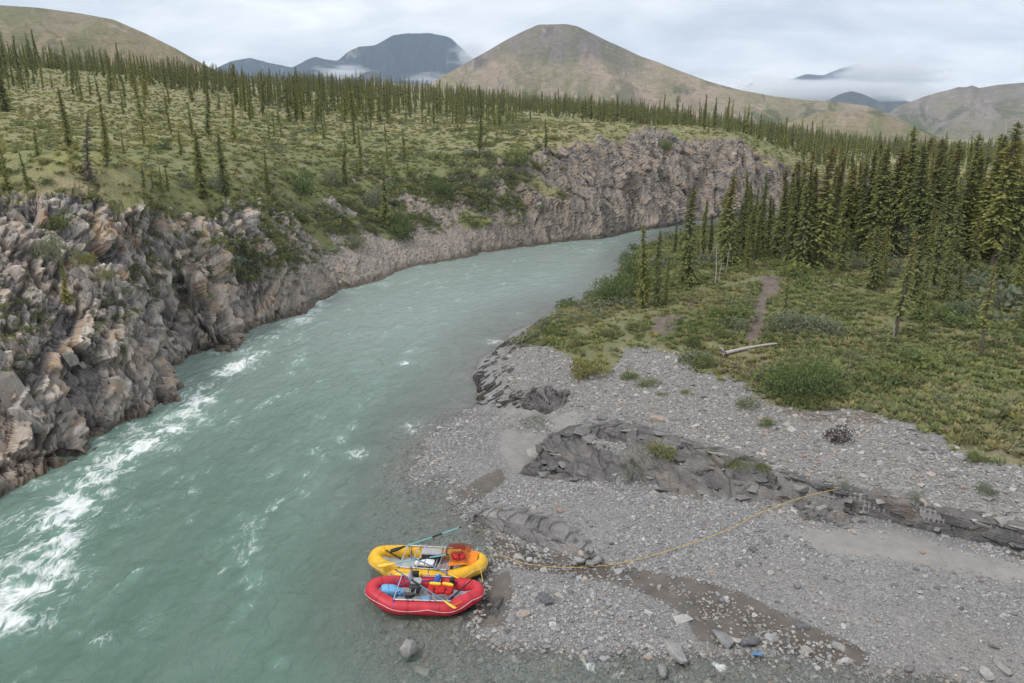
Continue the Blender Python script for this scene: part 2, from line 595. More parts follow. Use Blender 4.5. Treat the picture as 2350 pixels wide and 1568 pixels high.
def mat_water():
    m, t, out = new_mat('river_water')
    uv = attr(t, 'flow', 'Vector')
    P = pos(t)
    foam = attr(t, 'foam')
    dep = attr(t, 'depth')
    far = attr(t, 'far')
    wob = NN(t, 'ShaderNodeVectorMath', {0: uv, 1: NN(t, 'ShaderNodeVectorMath', {0: noise(t, P, 0.35, 3, out=1), 1: (2.0, 2.0, 0)}, operation='MULTIPLY').outputs[0]}, operation='ADD').outputs[0]
    # foam: streaky lace, thick in the rapids, thin flecks elsewhere
    f1 = noise(t, mapping(t, wob, (0.5, 1.0, 1)), 1.3, 8, 0.66, dist=0.35)
    f2 = noise(t, mapping(t, wob, (0.5, 1.3, 1), loc=(4, 7, 0)), 3.4, 8, 0.72, dist=0.15)
    lace = mth(t, 'SUBTRACT', 1.0, mth(t, 'MULTIPLY', mth(t, 'ABSOLUTE', mth(t, 'SUBTRACT', f1, 0.5)), 7.0))
    fs = mth(t, 'ADD', mth(t, 'MULTIPLY', f2, 0.55), mth(t, 'MULTIPLY', lace, 0.30))
    thr = NN(t, 'ShaderNodeMapRange', {0: foam, 1: 0.0, 2: 1.0, 3: 0.70, 4: 0.27}).outputs[0]
    ff = NN(t, 'ShaderNodeMapRange', {0: mth(t, 'SUBTRACT', fs, thr), 1: 0.0, 2: 0.22, 3: 0.0, 4: 1.0}).outputs[0]
    ff = mth(t, 'MULTIPLY', ff, 0.92)
    body = ramp(t, noise(t, mapping(t, wob, (0.12, 0.4, 1)), 0.5, 4, 0.6), [(0.3, (0.072, 0.130, 0.100)), (0.55, (0.100, 0.160, 0.128)), (0.75, (0.125, 0.182, 0.150))])
    body = mixc(t, far, body, (0.235, 0.292, 0.272))  # distant water paler: grazing sky reflection painted into the body colour
    body = mixc(t, mth(t, 'MULTIPLY', foam, 0.5), body, (0.24, 0.42, 0.34))
    hn = mth(t, 'ADD', noise(t, mapping(t, wob, (0.55, 1.5, 1), rot=(0, 0, 0.5)), 1.3, 5, 0.55, dist=0.5),
             mth(t, 'MULTIPLY', noise(t, mapping(t, wob, (0.8, 1.8, 1), rot=(0, 0, -0.35)), 4.5, 4, 0.6), 0.28))
    nm = bump(t, hn, 0.6, 0.38)
    pr = NN(t, 'ShaderNodeBsdfPrincipled', {'Base Color': body, 'Roughness': 0.12, 'IOR': 1.33, 'Normal': nm})
    # shallow clear water lets the bed show through
    tr = NN(t, 'ShaderNodeBsdfTransparent', {'Color': (0.95, 0.97, 0.96, 1)})
    gl = NN(t, 'ShaderNodeBsdfGlossy', {'Color': (1, 1, 1, 1), 'Roughness': 0.08, 'Normal': nm})
    fr = NN(t, 'ShaderNodeFresnel', {'IOR': 1.33, 'Normal': nm})
    clear = NN(t, 'ShaderNodeMixShader', {0: fr.outputs[0], 1: tr.outputs[0], 2: gl.outputs[0]})
    df = NN(t, 'ShaderNodeMapRange', {0: dep, 1: 0.02, 2: 1.5, 3: 0.03, 4: 1.0}).outputs[0]
    df = mth(t, 'POWER', df, 0.80)
    w = NN(t, 'ShaderNodeMixShader', {0: df, 1: clear.outputs[0], 2: pr.outputs[0]})
    fo = NN(t, 'ShaderNodeBsdfPrincipled', {'Base Color': (0.80, 0.83, 0.83, 1), 'Roughness': 0.7, 'Normal': bump(t, f2, 0.7, 0.15)})
    w2 = NN(t, 'ShaderNodeMixShader', {0: ff, 1: w.outputs[0], 2: fo.outputs[0]})
    t.links.new(w2.outputs[0], out.inputs['Surface'])
    return m


def mat_mountain(name, low, mid, high, dark, green_amt=0.5, seed=0.0, k=1.0):
    m, t, out = new_mat(name)
    P = pos(t)
    uvw = attr(t, 'slope', 'Vector')          # x across, y up the slope (metres)
    hfr = attr(t, 'height')
    Ps = mapping(t, uvw, (0.020 * k, 0.0035 * k, 1), loc=(seed, seed * 2, 0))
    s1 = noise(t, Ps, 1.0, 8, 0.62, dist=0.5)
    s2 = noise(t, mapping(t, P, (0.010 * k,) * 3, loc=(seed, 0, 3)), 1.0, 8, 0.62)
    hh = mth(t, 'ADD', hfr, mth(t, 'MULTIPLY', mth(t, 'SUBTRACT', s2, 0.5), 0.9))
    c = ramp(t, hh, [(0.05, low), (0.33, mid), (0.62, mid), (0.80, high), (1.0, high)])
    c = mixc(t, ramp(t, s1, [(0.46, 0.0), (0.58, green_amt)]), c, (0.140, 0.160, 0.068))
    c = mixc(t, mth(t, 'MULTIPLY', ramp(t, s1, [(0.36, 0.7), (0.43, 0.0)]), ramp(t, hfr, [(0.15, 0.2), (0.6, 1.0)])), c, mixc(t, 1.0, c, (0.62, 0.60, 0.62), 'MULTIPLY'))
    gul = noise(t, mapping(t, uvw, (0.035 * k, 0.0045 * k, 1), loc=(seed + 2, 9, 0)), 1.0, 6, 0.62, dist=0.9)
    c = mixc(t, ramp(t, gul, [(0.61, 0.0), (0.66, 0.5)]), c, (0.36, 0.315, 0.27))
    pat = noise(t, mapping(t, uvw, (0.012 * k, 0.004 * k, 1), loc=(seed + 5, 3, 0)), 1.0, 7, 0.66, dist=0.8)
    pf = mth(t, 'MULTIPLY', ramp(t, pat, [(0.54, 0.0), (0.585, 1.0)]), ramp(t, hfr, [(0.02, 1.0), (0.45, 0.6), (0.75, 0.0)]))
    gly = attr(t, 'gully')
    c = mixc(t, mth(t, 'MULTIPLY', ramp(t, gly, [(0.10, 0.8), (0.34, 0.0)]), mth(t, 'MULTIPLY', ramp(t, hfr, [(0.3, 1.0), (0.8, 0.15)]), green_amt * 1.6)), c, (0.150, 0.175, 0.072))
    c = mixc(t, ramp(t, gly, [(0.42, 0.0), (0.62, 0.45)]), c, mixc(t, 1.0, c, (1.25, 1.18, 1.12), 'MULTIPLY'))  # ribs between gullies brightened: relief shading put into the colour
    c = mixc(t, mth(t, 'MULTIPLY', pf, 0.8), c, dark)
    fine = noise(t, mapping(t, P, (0.10 * k,) * 3), 1.0, 7, 0.75)
    c = mixc(t, 1.0, c, ramp(t, fine, [(0.28, 0.62), (0.5, 1.0), (0.72, 1.35)]), 'MULTIPLY')
    spk = noise(t, mapping(t, P, (0.45 * k,) * 3), 1.0, 3, 0.6)
    c = mixc(t, mth(t, 'MULTIPLY', ramp(t, spk, [(0.60, 0.0), (0.68, 0.5)]), green_amt), c, dark)
    principled(t, out, c, 0.95, 0.05, bump(t, mth(t, 'ADD', fine, mth(t, 'MULTIPLY', s1, 2.0)), 0.8, 6.0 / k))
    return m
# ================================================================== SETTING
# ------------------------------------------------------------------ far bank: cliff, hillside and the terrace up to the mountains
SHORE_L = [(-900, 2300), (-300, 1420), (-120, 1230), (0, 1150), (50, 1118), (110, 1092), (170, 1068), (222, 1046), (226, 1012), (290, 975), (360, 945),
           (405, 922), (414, 893), (402, 858), (420, 826), (462, 806), (530, 811), (566, 797), (562, 766), (592, 746), (645, 736),
           (700, 721), (730, 692), (772, 672), (830, 655), (872, 645), (925, 620), (1000, 605), (1100, 585), (1200, 570), (1300, 555),
           (1400, 545), (1435, 535), (1530, 522), (1560, 515), (1640, 502), (1750, 490), (1880, 480), (2050, 475), (2500, 470), (3200, 468)]
shoreL = np.array([gnd(x, y)[:2] for x, y in SHORE_L])
CTRL_L = [  # picture column, row, distance from the camera
    (-900, 900, 34), (-700, 540, 42), (-900, 330, 75), (-900, 200, 140),
    (0, 800, 40), (0, 540, 45), (0, 470, 50), (0, 330, 75), (0, 215, 140), (0, 150, 230),
    (150, 900, 41.5), (150, 640, 46), (170, 470, 52),
    (300, 700, 48), (320, 480, 56), (300, 400, 70), (300, 300, 100), (300, 205, 180), (300, 175, 300),
    (420, 640, 58), (430, 470, 64), (460, 400, 78), (470, 300, 115),
    (560, 600, 66), (560, 460, 75), (600, 400, 86), (600, 300, 130), (600, 225, 220), (600, 200, 350),
    (750, 560, 86), (760, 450, 97), (780, 350, 120), (800, 270, 170), (800, 222, 300), (820, 205, 480),
    (1000, 530, 104), (1030, 440, 113), (1050, 350, 130), (1080, 290, 160), (1080, 247, 300), (1080, 225, 500),
    (1230, 480, 117), (1230, 400, 124), (1230, 330, 134), (1230, 290, 160), (1230, 262, 280), (1250, 250, 500),
    (1400, 450, 128), (1400, 370, 135), (1370, 310, 144), (1400, 291, 200), (1400, 270, 330), (1450, 262, 550),
    (1560, 420, 146), (1560, 340, 153), (1560, 318, 165), (1600, 302, 260), (1650, 290, 500),
    (1740, 400, 163), (1740, 345, 170), (1760, 328, 200), (1800, 320, 400), (1800, 308, 700),
    (2000, 430, 200), (2000, 380, 240), (2000, 343, 480), (2000, 330, 800),
    (2400, 400, 230), (2400, 350, 480), (2400, 330, 800), (3100, 400, 240), (3100, 340, 600)]
cl_pts = np.array([ray_pt(*c) for c in CTRL_L])
S_L = 120.0
kxy = np.concatenate([cl_pts[:, :2], shoreL])
kz = np.concatenate([cl_pts[:, 2], np.zeros(len(shoreL))])
TPS_L = tps_fit(warp_xy(kxy, S_L), kz, 2e-4)


def resample(line, n, weight):
    """n points along a polyline, spaced by the weight given at its corners"""
    cum = np.concatenate([[0], np.cumsum(weight)])
    t = np.linspace(0, cum[-1], n)
    return np.stack([np.interp(t, cum, line[:, k]) for k in range(line.shape[1])], 1), t / cum[-1]


sc_px = np.array(SHORE_L, float)
wgt = np.hypot(np.diff(np.clip(sc_px[:, 0], -120, 1900)), 0.6 * np.diff(np.clip(sc_px[:, 1], 0, 1300))) + 6
wgt = wgt * np.interp(0.5 * (sc_px[1:, 0] + sc_px[:-1, 0]), [0, 600, 800, 1750], [2.3, 2.1, 1.1, 1.0])
NA, NB = 1480, 352
shore_s, _ = resample(shoreL, NA, wgt)
shore_px, _ = resample(sc_px, NA, wgt)
# smooth inland target for every shore point
back_tab = [(-900, -300, 20), (-300, -330, 70), (0, -360, 110), (300, -380, 210), (560, -420, 360), (800, -380, 560), (1000, -250, 680), (1200, -80, 760),
            (1400, 80, 800), (1750, 330, 850), (2000, 560, 900), (2500, 950, 900), (3200, 1500, 850)]
bt = np.array(back_tab, float)
kk = np.ones(41) / 41
xs_ = np.convolve(np.pad(np.maximum.accumulate(shore_px[:, 0]), 20, mode='edge'), kk, 'valid')
back = np.stack([np.interp(xs_, bt[:, 0], bt[:, 1]), np.interp(xs_, bt[:, 0], bt[:, 2])], 1)
dirv = back - shore_s
dlen = np.linalg.norm(dirv, axis=1, keepdims=True)
dirv = dirv / dlen
ker = np.ones(61) / 61
dirv = np.stack([np.convolve(np.pad(dirv[:, k], 30, mode='edge'), ker, 'valid') for k in (0, 1)], 1)
tt = np.linspace(0, 1, NB - 12)
near_run = 26.0
rr_ = np.where(tt < 0.72, (tt / 0.72) ** 1.08 * near_run, near_run * (1 + 28 * ((np.maximum(tt, .72) - 0.72) / 0.28) ** 2.6) + 60 * (np.maximum(tt, .72) - .72) / .28)
rr_ = np.concatenate([rr_, rr_[-1] * 1.25 ** np.arange(1, 13)])
rr_ = rr_ - 0.7                                             # starts under the water
XY = shore_s[None] + dirv[None] * rr_[:, None, None]
Zb = tps_eval(TPS_L, warp_xy(XY.reshape(-1, 2), S_L)).reshape(NB, NA)
farw = sstep(750, 1100, rr_[:, None])
Zb = Zb * (1 - farw) + farw * (6.0 + 0 * Zb)
# the rock starts abruptly at the water
rise = np.clip(rr_[:, None], -1, None)
Zb = np.where(rise < 0, -1.2, Zb * sstep(-0.2, 3.0, rise) + (0.75 * np.interp(shore_px[:, 0], [0, 600, 760, 1400], [1, 1, .25, .3]))[None] * sstep(-0.1, 1.2, rise) * (1 - sstep(2, 9, rise)))
PL = np.concatenate([XY, Zb[..., None]], -1)
nrmL = grid_normals(PL)
if nrmL[NB // 2, NA // 2, 2] < 0:
    nrmL = -nrmL
pxl = shore_px[:, 0]
rock_top = np.interp(pxl, [-900, 0, 170, 330, 460, 540, 640, 760, 860, 1000, 1120, 1230, 1320, 1450, 1600, 1700, 1760, 1900, 3200],
                     [10, 9.8, 10.6, 11.2, 11.2, 10.8, 10.0, 8.4, 8.0, 8.2, 9.4, 12.0, 14.8, 15.2, 15.0, 13.4, 9.0, 3, 2])
scree_in = np.interp(pxl, [-900, 0, 560, 700, 820, 1000, 1150, 1300, 1450, 1600, 1900], [0, 0, .15, .6, 1.0, 1.05, .8, .5, .4, .25, .3])
flatP = PL.reshape(-1, 3)
relief = fbm(flatP * 0.10, 3, seed=5).reshape(NB, NA)
mott = fbm(flatP * 0.28 + 9, 4, 0.55, seed=9).reshape(NB, NA)
rockm = sstep(-1.6, 1.2, rock_top[None] - Zb + 2.4 * relief + np.interp(pxl, [0, 560, 700, 1150, 1300], [1.8, 2.2, 6.0, 6.0, 2.8])[None] * mott)
gully = sstep(0.16, 0.42, fbm(flatP * np.array([0.14, 0.14, 0.05]) + 3.7, 3, seed=21).reshape(NB, NA))
vegpatch = np.interp(pxl, [0, 60, 150, 320, 480, 560, 700, 850, 1000, 1150, 1260, 1350, 3200], [.55, .8, .9, .6, .55, .85, 1.3, 1.5, 1.5, 1.2, .6, .25, .2])[None]
hfrac = np.clip(Zb / np.maximum(rock_top[None], 1), 0, 1.5)
rockm = rockm * (1 - np.clip(gully * vegpatch * sstep(0.22, 0.5, hfrac), 0, 1))
rockm = np.clip(np.maximum(rockm, 1 - sstep(0.6, 1.8, Zb)), 0, 1)
rockm[rr_ > 60] *= 0
# bare slides above the rock
slide = sstep(0.30, 0.5, fbm(flatP * 0.06 + 31, 3, seed=77).reshape(NB, NA)) * sstep(0.35, 0.6, 1 - nrmL[..., 2])
rockm = np.maximum(rockm, slide * 0.9 * (rr_[:, None] < 60))
# bedding frame: steep slabs leaning upstream
B = Euler((0.30, 0.42, 0.55)).to_matrix()
Bm = np.array(B)
act = (rockm.reshape(-1) > 0.02)
Q = flatP[act] @ Bm
wob_ = np.stack([fbm(Q * 0.35, 2, seed=41), fbm(Q * 0.35 + 50, 2, seed=42), fbm(Q * 0.35 + 90, 2, seed=43)], 1)
Qw = Q + wob_ * 0.25
dist_cam = np.linalg.norm(flatP[act] - np.array([0, 0, CAM_H]), axis=1)
f0, h0 = facets(Qw / np.array([1.9, 3.6, 6.5]), 100, 1.3, 0.30)
f1, h1 = facets(Qw / np.array([0.62, 1.5, 2.9]), 200, 1.3, 0.45)
f2, h2 = facets(Qw / np.array([0.34, 0.75, 1.2]), 300, 1.2, 0.45)
f3 = fbm(Qw * np.array([3.0, 1.5, 1.0]), 3, 0.6, seed=55)
arcs = np.concatenate([[0], np.cumsum(np.hypot(*np.diff(shore_s, axis=0).T))])
sarc = np.broadcast_to(arcs[None], (NB, NA)).reshape(-1)[act]
zz = flatP[act][:, 2]
warp_ = 5.0 * fbm(flatP[act] * np.array([.06, .06, .05]), 3, .55, seed=87)
rib = 1 - 2 * np.abs(fbm(np.stack([(sarc + 0.55 * zz + warp_) / 9.5, zz / 16.0, 0 * zz], 1), 4, 0.55, seed=88))
scr = (scree_in[None] * np.ones((NB, 1))).reshape(-1)[act] * np.clip(1.25 - zz / 12.0, 0.2, 1)
scr = np.clip(scr + 0.35 * fbm(flatP[act] * 0.2 + 70, 3, seed=66), 0, 1)
farw_ = np.broadcast_to(sstep(620, 1050, pxl)[None], (NB, NA)).reshape(-1)[act]
blk = 1 - 0.85 * scr
rib2 = 1 - 2 * np.abs(fbm(np.stack([(sarc + 0.45 * zz) / 4.2, zz / 22.0, 0 * zz], 1), 3, 0.5, seed=89))
near_d = 1.1 * (rib2 - 0.5) + 1.35 * f0 + 0.85 * f1 + 0.40 * f2 + 0.04 * f3
far_d = 3.8 * (rib - 0.5) + 0.7 * f0 + 0.34 * f1 + 0.14 * f2 + 0.08 * f3
disp = (near_d * (1 - farw_) + far_d * farw_) * blk + 0.12 * f2 * scr
disp = disp * rockm.reshape(-1)[act] * sstep(-0.6, 0.8, flatP[act][:, 2] + 0.2) ** 0.7
fade = sstep(-0.2, 1.5, (rr_[:, None] * np.ones((1, NA))).reshape(-1)[act])
disp = disp * (0.45 + 0.55 * fade)
full = np.zeros(len(flatP))
full[act] = disp
cellv = np.full(len(flatP), 0.5)
cellv[act] = np.clip(0.5 * h1 + 0.25 * h0 + 0.25 * h2, 0, 1)
screev = np.zeros(len(flatP))
screev[act] = scr
nf = nrmL.reshape(-1, 3).copy()
nf[:, 2] *= 0.55
nf /= np.linalg.norm(nf, axis=1, keepdims=True)
PLd = flatP + nf * full[:, None]
# hummocks of the tundra
hum = fbm(flatP * np.array([0.5, 0.5, 0.0]), 4, 0.55, seed=3)
PLd[:, 2] += (1 - rockm.reshape(-1)) * (0.35 * hum + 1.2 * sstep(60, 200, (rr_[:, None] * np.ones((1, NA))).reshape(-1)) * relief.reshape(-1))
M_HILL = mat_hillside()
cliff = link('terrain', mesh_np('terrain', PLd, grid_faces(NB, NA), M_HILL, smooth=True,
             attrs={'rock': rockm.reshape(-1), 'cell': cellv, 'scree': screev, 'tone': np.broadcast_to(sstep(900, 1250, pxl)[None], (NB, NA)).reshape(-1), 'lush': np.broadcast_to((sstep(520, 640, pxl) * sstep(1290, 1150, pxl))[None], (NB, NA)).reshape(-1) * sstep(17, 11, flatP[:, 2]), 'band': np.stack([np.broadcast_to(arcs[None], (NB, NA)).reshape(-1) + 0.55 * flatP[:, 2], flatP[:, 2], 0 * flatP[:, 2]], 1)}))
cliff.data.polygons.foreach_set('use_smooth', np.repeat(False, len(cliff.data.polygons)))
tag(cliff, 'grey shale river cliff rising to a grassy tundra hillside', 'cliff', kind='structure')
L_PX, L_PY, L_D = project(PLd)
L_ROCK = rockm.reshape(-1)
L_SLOPE = nrmL.reshape(-1, 3)[:, 2]
L_AREA = (np.linalg.norm(np.cross(np.gradient(PL, axis=0), np.gradient(PL, axis=1)), axis=-1)).reshape(-1)
L_R = (rr_[:, None] * np.ones((1, NA))).reshape(-1)


def on_left(px, py):
    """ground point of the far bank seen at a picture position"""
    d = np.hypot(L_PX - px, L_PY - py)
    near = np.where(d < 7)[0]
    i = near[np.argmin(L_D[near])] if len(near) else int(np.argmin(d))
    return PLd[i]


# ------------------------------------------------------------------ near bank and river bed
SHORE_R = [(1760, 500), (1640, 520), (1540, 548), (1470, 580), (1420, 640), (1362, 688), (1290, 706), (1240, 735), (1180, 762), (1150, 790), (1100, 830), (1085, 858),
           (1100, 890), (1090, 925), (1075, 955), (1020, 985), (978, 1015), (962, 1060), (945, 1085), (975, 1112), (1045, 1140), (1092, 1165), (1074, 1190),
           (1130, 1228), (1230, 1262), (1320, 1292), (1230, 1305), (1150, 1300), (1118, 1320), (1112, 1370), (1098, 1410), (1090, 1440), (1128, 1472), (1200, 1484),
           (1300, 1492), (1440, 1486), (1500, 1497), (1600, 1512), (1690, 1498), (1800, 1508), (1900, 1516), (2000, 1538), (2150, 1552), (2330, 1590), (2700, 1680)]
CTRL_R = [
    (0, 1300, -3), (400, 1500, -2.4), (700, 1500, -1.1), (800, 1350, -.8), (900, 1480, -.36), (960, 1250, -.34), (850, 1100, -.75), (930, 1000, -.42), (1000, 930, -.45), (900, 1200, -.5), (930, 1380, -.40),
    (1030, 860, -.6), (980, 760, -1.6), (1150, 680, -1.8), (700, 1000, -2.4), (400, 1200, -3), (800, 750, -2.6), (1300, 600, -2.4), (1000, 640, -2.6), (1450, 545, -2.2),
    (1600, 512, -2), (1700, 503, -2), (1000, 1180, -.2), (1000, 1120, -.12), (1040, 1230, -.22), (1000, 1520, -.2), (0, 1800, -3), (600, 1800, -2), (1000, 1800, -.4),
    (1200, 1010, .14), (1150, 1060, .16), (1080, 1030, .08), (1060, 1100, .07), (1210, 1110, .2), (1300, 1165, .45), (1450, 1170, .55), (1220, 1160, .25), (1180, 965, .03), (1260, 955, .05), (1230, 1030, .06),
    (1500, 1240, .50), (1700, 1230, .62), (2000, 1300, .68), (2300, 1340, .75), (2300, 1450, .55), (2100, 1450, .55), (2000, 1390, .62), (1800, 1310, .55), (1650, 1290, .42), (1400, 1245, .38),
    (1420, 1300, .06), (1560, 1335, .06), (1660, 1370, .05), (1760, 1420, .04), (1900, 1475, .03), (1300, 1283, .02),
    (1200, 1400, .30), (1320, 1370, .34), (1450, 1400, .28), (1350, 1450, .26), (1580, 1450, .14), (1700, 1465, .06), (1180, 1340, .22), (1160, 1450, .15),
    (1100, 1530, -.13), (1300, 1535, -.12), (1600, 1545, -.08), (1850, 1545, -.05), (2050, 1560, -.03), (2300, 1540, .22), (1500, 1700, -.15), (2200, 1700, -.05), (2700, 1500, .5), (2700, 1800, .1),
    (1290, 940, .35), (1350, 900, .95), (1500, 950, 1.25), (1700, 990, 1.6), (1900, 1070, 1.75), (2100, 1120, 1.85), (2340, 1170, 1.85), (2700, 1180, 1.9),
    (1600, 880, 1.65), (1480, 850, 1.5), (1300, 850, 1.05), (1210, 880, .75), (1160, 840, .55), (1230, 780, .85), (1140, 905, .3),
    (1300, 760, 1.35), (1400, 780, 1.75), (1600, 800, 2.2), (1800, 890, 2.1), (2000, 940, 2.4), (2300, 1010, 2.5), (2700, 1000, 3),
    (1400, 710, 1.9), (1500, 700, 2.6), (1700, 720, 3.1), (2000, 750, 3.3), (2300, 850, 3.0), (1460, 650, 1.8), (1600, 650, 3.0), (1760, 640, 3.8), (1870, 612, 4.0), (2100, 620, 4.2),
    (2300, 620, 4.6), (2700, 600, 5), (1560, 590, 2.0), (1650, 570, 2.2), (1800, 545, 3.0), (2000, 540, 4.2), (2300, 530, 5.0), (2700, 500, 5.0),
    (1900, 500, 1.0), (2200, 490, 1.5), (2600, 480, 1.5)]
ptsR = [(gnd(x, y, 0.0), 0.0) for x, y in SHORE_R] + [(gnd(x, y, z), z) for x, y, z in CTRL_R]
S_R = 60.0
TPS_R = tps_fit(warp_xy(np.array([p[0][:2] for p in ptsR]), S_R), np.array([p[1] for p in ptsR]), 2e-5)


def h_base(xy):
    return tps_eval(TPS_R, warp_xy(xy, S_R))


# terrace step behind the ledge (upper gravel bench drops to the lower bar)
LEDGE = np.array([gnd(x, y, 1.3)[:2] for x, y in [(1230, 1000), (1330, 1010), (1450, 1040), (1600, 1075), (1760, 1085), (1860, 1122), (2000, 1152), (2120, 1178), (2220, 1200), (2350, 1226), (2700, 1290)]])


def h_ground(xy):
    xy = np.asarray(xy, float).reshape(-1, 2)
    z = h_base(xy)
    d, arc, side = line_dist(xy, LEDGE)
    sd_ = d * side                                   # + behind the ledge
    lo = np.minimum(z, 0.62 + 0.0 * z)
    up = np.clip(z, 1.30, 1.46)
    w = sstep(3.2, 0.0, np.abs(sd_)) * sstep(0.5, 3.0, arc)
    st = np.where(sd_ > 0, up, lo)
    return z * (1 - w) + st * w


def on_right(px, py):
    z = 1.0
    for _ in range(7):
        p = gnd(px, py, z)
        z = 0.5 * z + 0.5 * float(h_ground(p[:2])[0])
    return gnd(px, py, z)


def polyR(pts):
    return np.array([on_right(x, y)[:2] for x, y in pts])


VEG = polyR([(1400, 650), (1350, 686), (1285, 704), (1215, 760), (1180, 790), (1300, 812), (1325, 868), (1400, 858), (1440, 800), (1500, 800), (1545, 812), (1600, 850), (1650, 868), (1710, 880), (1760, 925),
             (1850, 945), (1960, 940), (2080, 970), (2180, 1020), (2260, 1060), (2360, 1075), (2900, 1060), (3100, 700), (2700, 482), (2000, 490), (1650, 516), (1440, 572)])
PATH = polyR([(1790, 640), (1760, 655), (1748, 700), (1735, 740), (1722, 775)])
DIRT = [polyR([(1500, 730), (1560, 720), (1575, 750), (1530, 775), (1490, 765)]), polyR([(1740, 640), (1790, 635), (1800, 668), (1750, 690)]),
        polyR([(1760, 935), (1850, 950), (2000, 948), (2030, 975), (1850, 968)])]
MUD = [polyR([(1130, 1232), (1250, 1265), (1350, 1285), (1470, 1305), (1600, 1330), (1700, 1358), (1800, 1408), (1900, 1452), (2000, 1500), (1990, 1535), (1850, 1512), (1740, 1480), (1680, 1490), (1600, 1470),
              (1570, 1410), (1500, 1372), (1420, 1345), (1320, 1322), (1180, 1306), (1120, 1300)]),
       polyR([(1040, 1135), (1110, 1090), (1150, 1075), (1165, 1100), (1110, 1145), (1070, 1165)]), polyR([(2250, 1250), (2360, 1275), (2500, 1320), (2380, 1300)]), polyR([(1090, 1330), (1170, 1310), (1180, 1360), (1160, 1440), (1090, 1440)])]
SILT = [polyR([(1155, 938), (1225, 936), (1340, 948), (1325, 990), (1255, 992), (1242, 1015), (1235, 1070), (1180, 1080), (1145, 1030)]),
        polyR([(1800, 1215), (1960, 1215), (2060, 1215), (2200, 1262), (2360, 1300), (2700, 1390), (2700, 1440), (2360, 1340), (2200, 1312), (2000, 1280), (1880, 1265)])]

py_rows = np.concatenate([np.linspace(468, 700, 110), np.linspace(702, 1100, 170), np.linspace(1102.5, 1600, 190), np.linspace(1610, 2600, 50)])
px_cols = np.concatenate([np.linspace(-1200, 560, 40), np.linspace(575, 1000, 70), np.linspace(1003, 2380, 480), np.linspace(2395, 3400, 50)])
nr_, nc_ = len(py_rows), len(px_cols)
yv_ = (py_rows - CY) / FPX
dep_ = CAM_H / (SP + yv_ * CP)
GX = (px_cols[None] - CX) / FPX * dep_[:, None]
GY = (dep_ * (CP - yv_ * SP))[:, None] * np.ones((1, nc_))
GXY = np.stack([GX, GY], -1).reshape(-1, 2)
GZ = h_ground(GXY)
veg_sd = poly_sd(GXY, VEG)
P3 = np.concatenate([GXY, np.zeros((len(GXY), 1))], 1)
hum1 = fbm(P3 * 0.45, 4, 0.55, seed=13)
hum2 = fbm(P3 * 1.7, 3, 0.6, seed=14)
GZ = GZ + sstep(0, 2, veg_sd) * 0.50 * hum1 + (1 - sstep(0, 2, veg_sd)) * (0.05 * hum1 + 0.035 * hum2) * sstep(-2.5, 0.3, GZ + 0.8)
veg = sstep(-1.0, 1.2, veg_sd + 1.2 * hum1)
mud = np.max([sstep(-0.35, 0.35, poly_sd(GXY, p)) for p in MUD], 0)
silt = np.max([sstep(-0.6, 0.5, poly_sd(GXY, p)) for p in SILT], 0)
pd, _, _ = line_dist(GXY, PATH)
earth = np.maximum(0.9 * sstep(0.85, 0.2, pd + 0.7 * hum1 + 0.35 * hum2), np.max([sstep(-0.5, 0.5, poly_sd(GXY, p)) for p in DIRT], 0))
earth = np.maximum(earth, 0.62 * sstep(0.2, 0.5, fbm(P3 * 0.22 + 5, 3, seed=61)) * veg * (GY.reshape(-1) < 70))
GP = np.concatenate([GXY, GZ[:, None]], 1)
gf = grid_faces(nr_, nc_)[:, ::-1]
lside, _, lsd = line_dist(GXY, shoreL)
keep = ~((lsd > 0) & (lside > 3.0))
gf = gf[keep[gf].any(1)]
M_GROUND = mat_ground()
ground = link('ground', mesh_np('ground', GP, gf, M_GROUND, attrs={'veg': veg, 'mud': mud, 'silt': silt, 'earth': earth}))
tag(ground, 'grey gravel river bar with silt, mud and a grassy bank', 'ground', kind='structure')

h_smooth = h_ground


def h_ground(xy):
    """the ground sheet as built, hummocks included"""
    xy = np.asarray(xy, float).reshape(-1, 2)
    z = h_smooth(xy)
    v = sstep(0, 2, poly_sd(xy, VEG))
    q = np.concatenate([xy, np.zeros((len(xy), 1))], 1)
    a = fbm(q * 0.45, 4, 0.55, seed=13)
    return z + v * 0.50 * a + (1 - v) * (0.05 * a + 0.035 * fbm(q * 1.7, 3, 0.6, seed=14)) * sstep(-2.5, 0.3, z + 0.8)


# ------------------------------------------------------------------ river surface
CENTRE = np.array([gnd(x, y)[:2] for x, y in [(-200, 2300), (150, 1650), (400, 1350), (600, 1130), (760, 930), (920, 760), (1100, 660), (1300, 592), (1480, 545), (1600, 518), (1700, 500), (1900, 484), (2600, 474)]])
wrows = np.concatenate([np.linspace(466, 640, 70), np.linspace(643, 1000, 130), np.linspace(1003, 1620, 210), np.linspace(1640, 2600, 30)])
wcols = np.concatenate([np.linspace(-900, -40, 20), np.linspace(-20, 1400, 400), np.linspace(1410, 2700, 130)])
wy = (wrows - CY) / FPX
wd = CAM_H / (SP + wy * CP)
WX = (wcols[None] - CX) / FPX * wd[:, None]
WY = (wd * (CP - wy * SP))[:, None] * np.ones((1, len(wcols)))
WXY = np.stack([WX, WY], -1).reshape(-1, 2)
wdist, warc, wside = line_dist(WXY, CENTRE)
flow = np.stack([warc, wdist * wside, np.zeros(len(warc))], 1)
bed = h_ground(WXY)
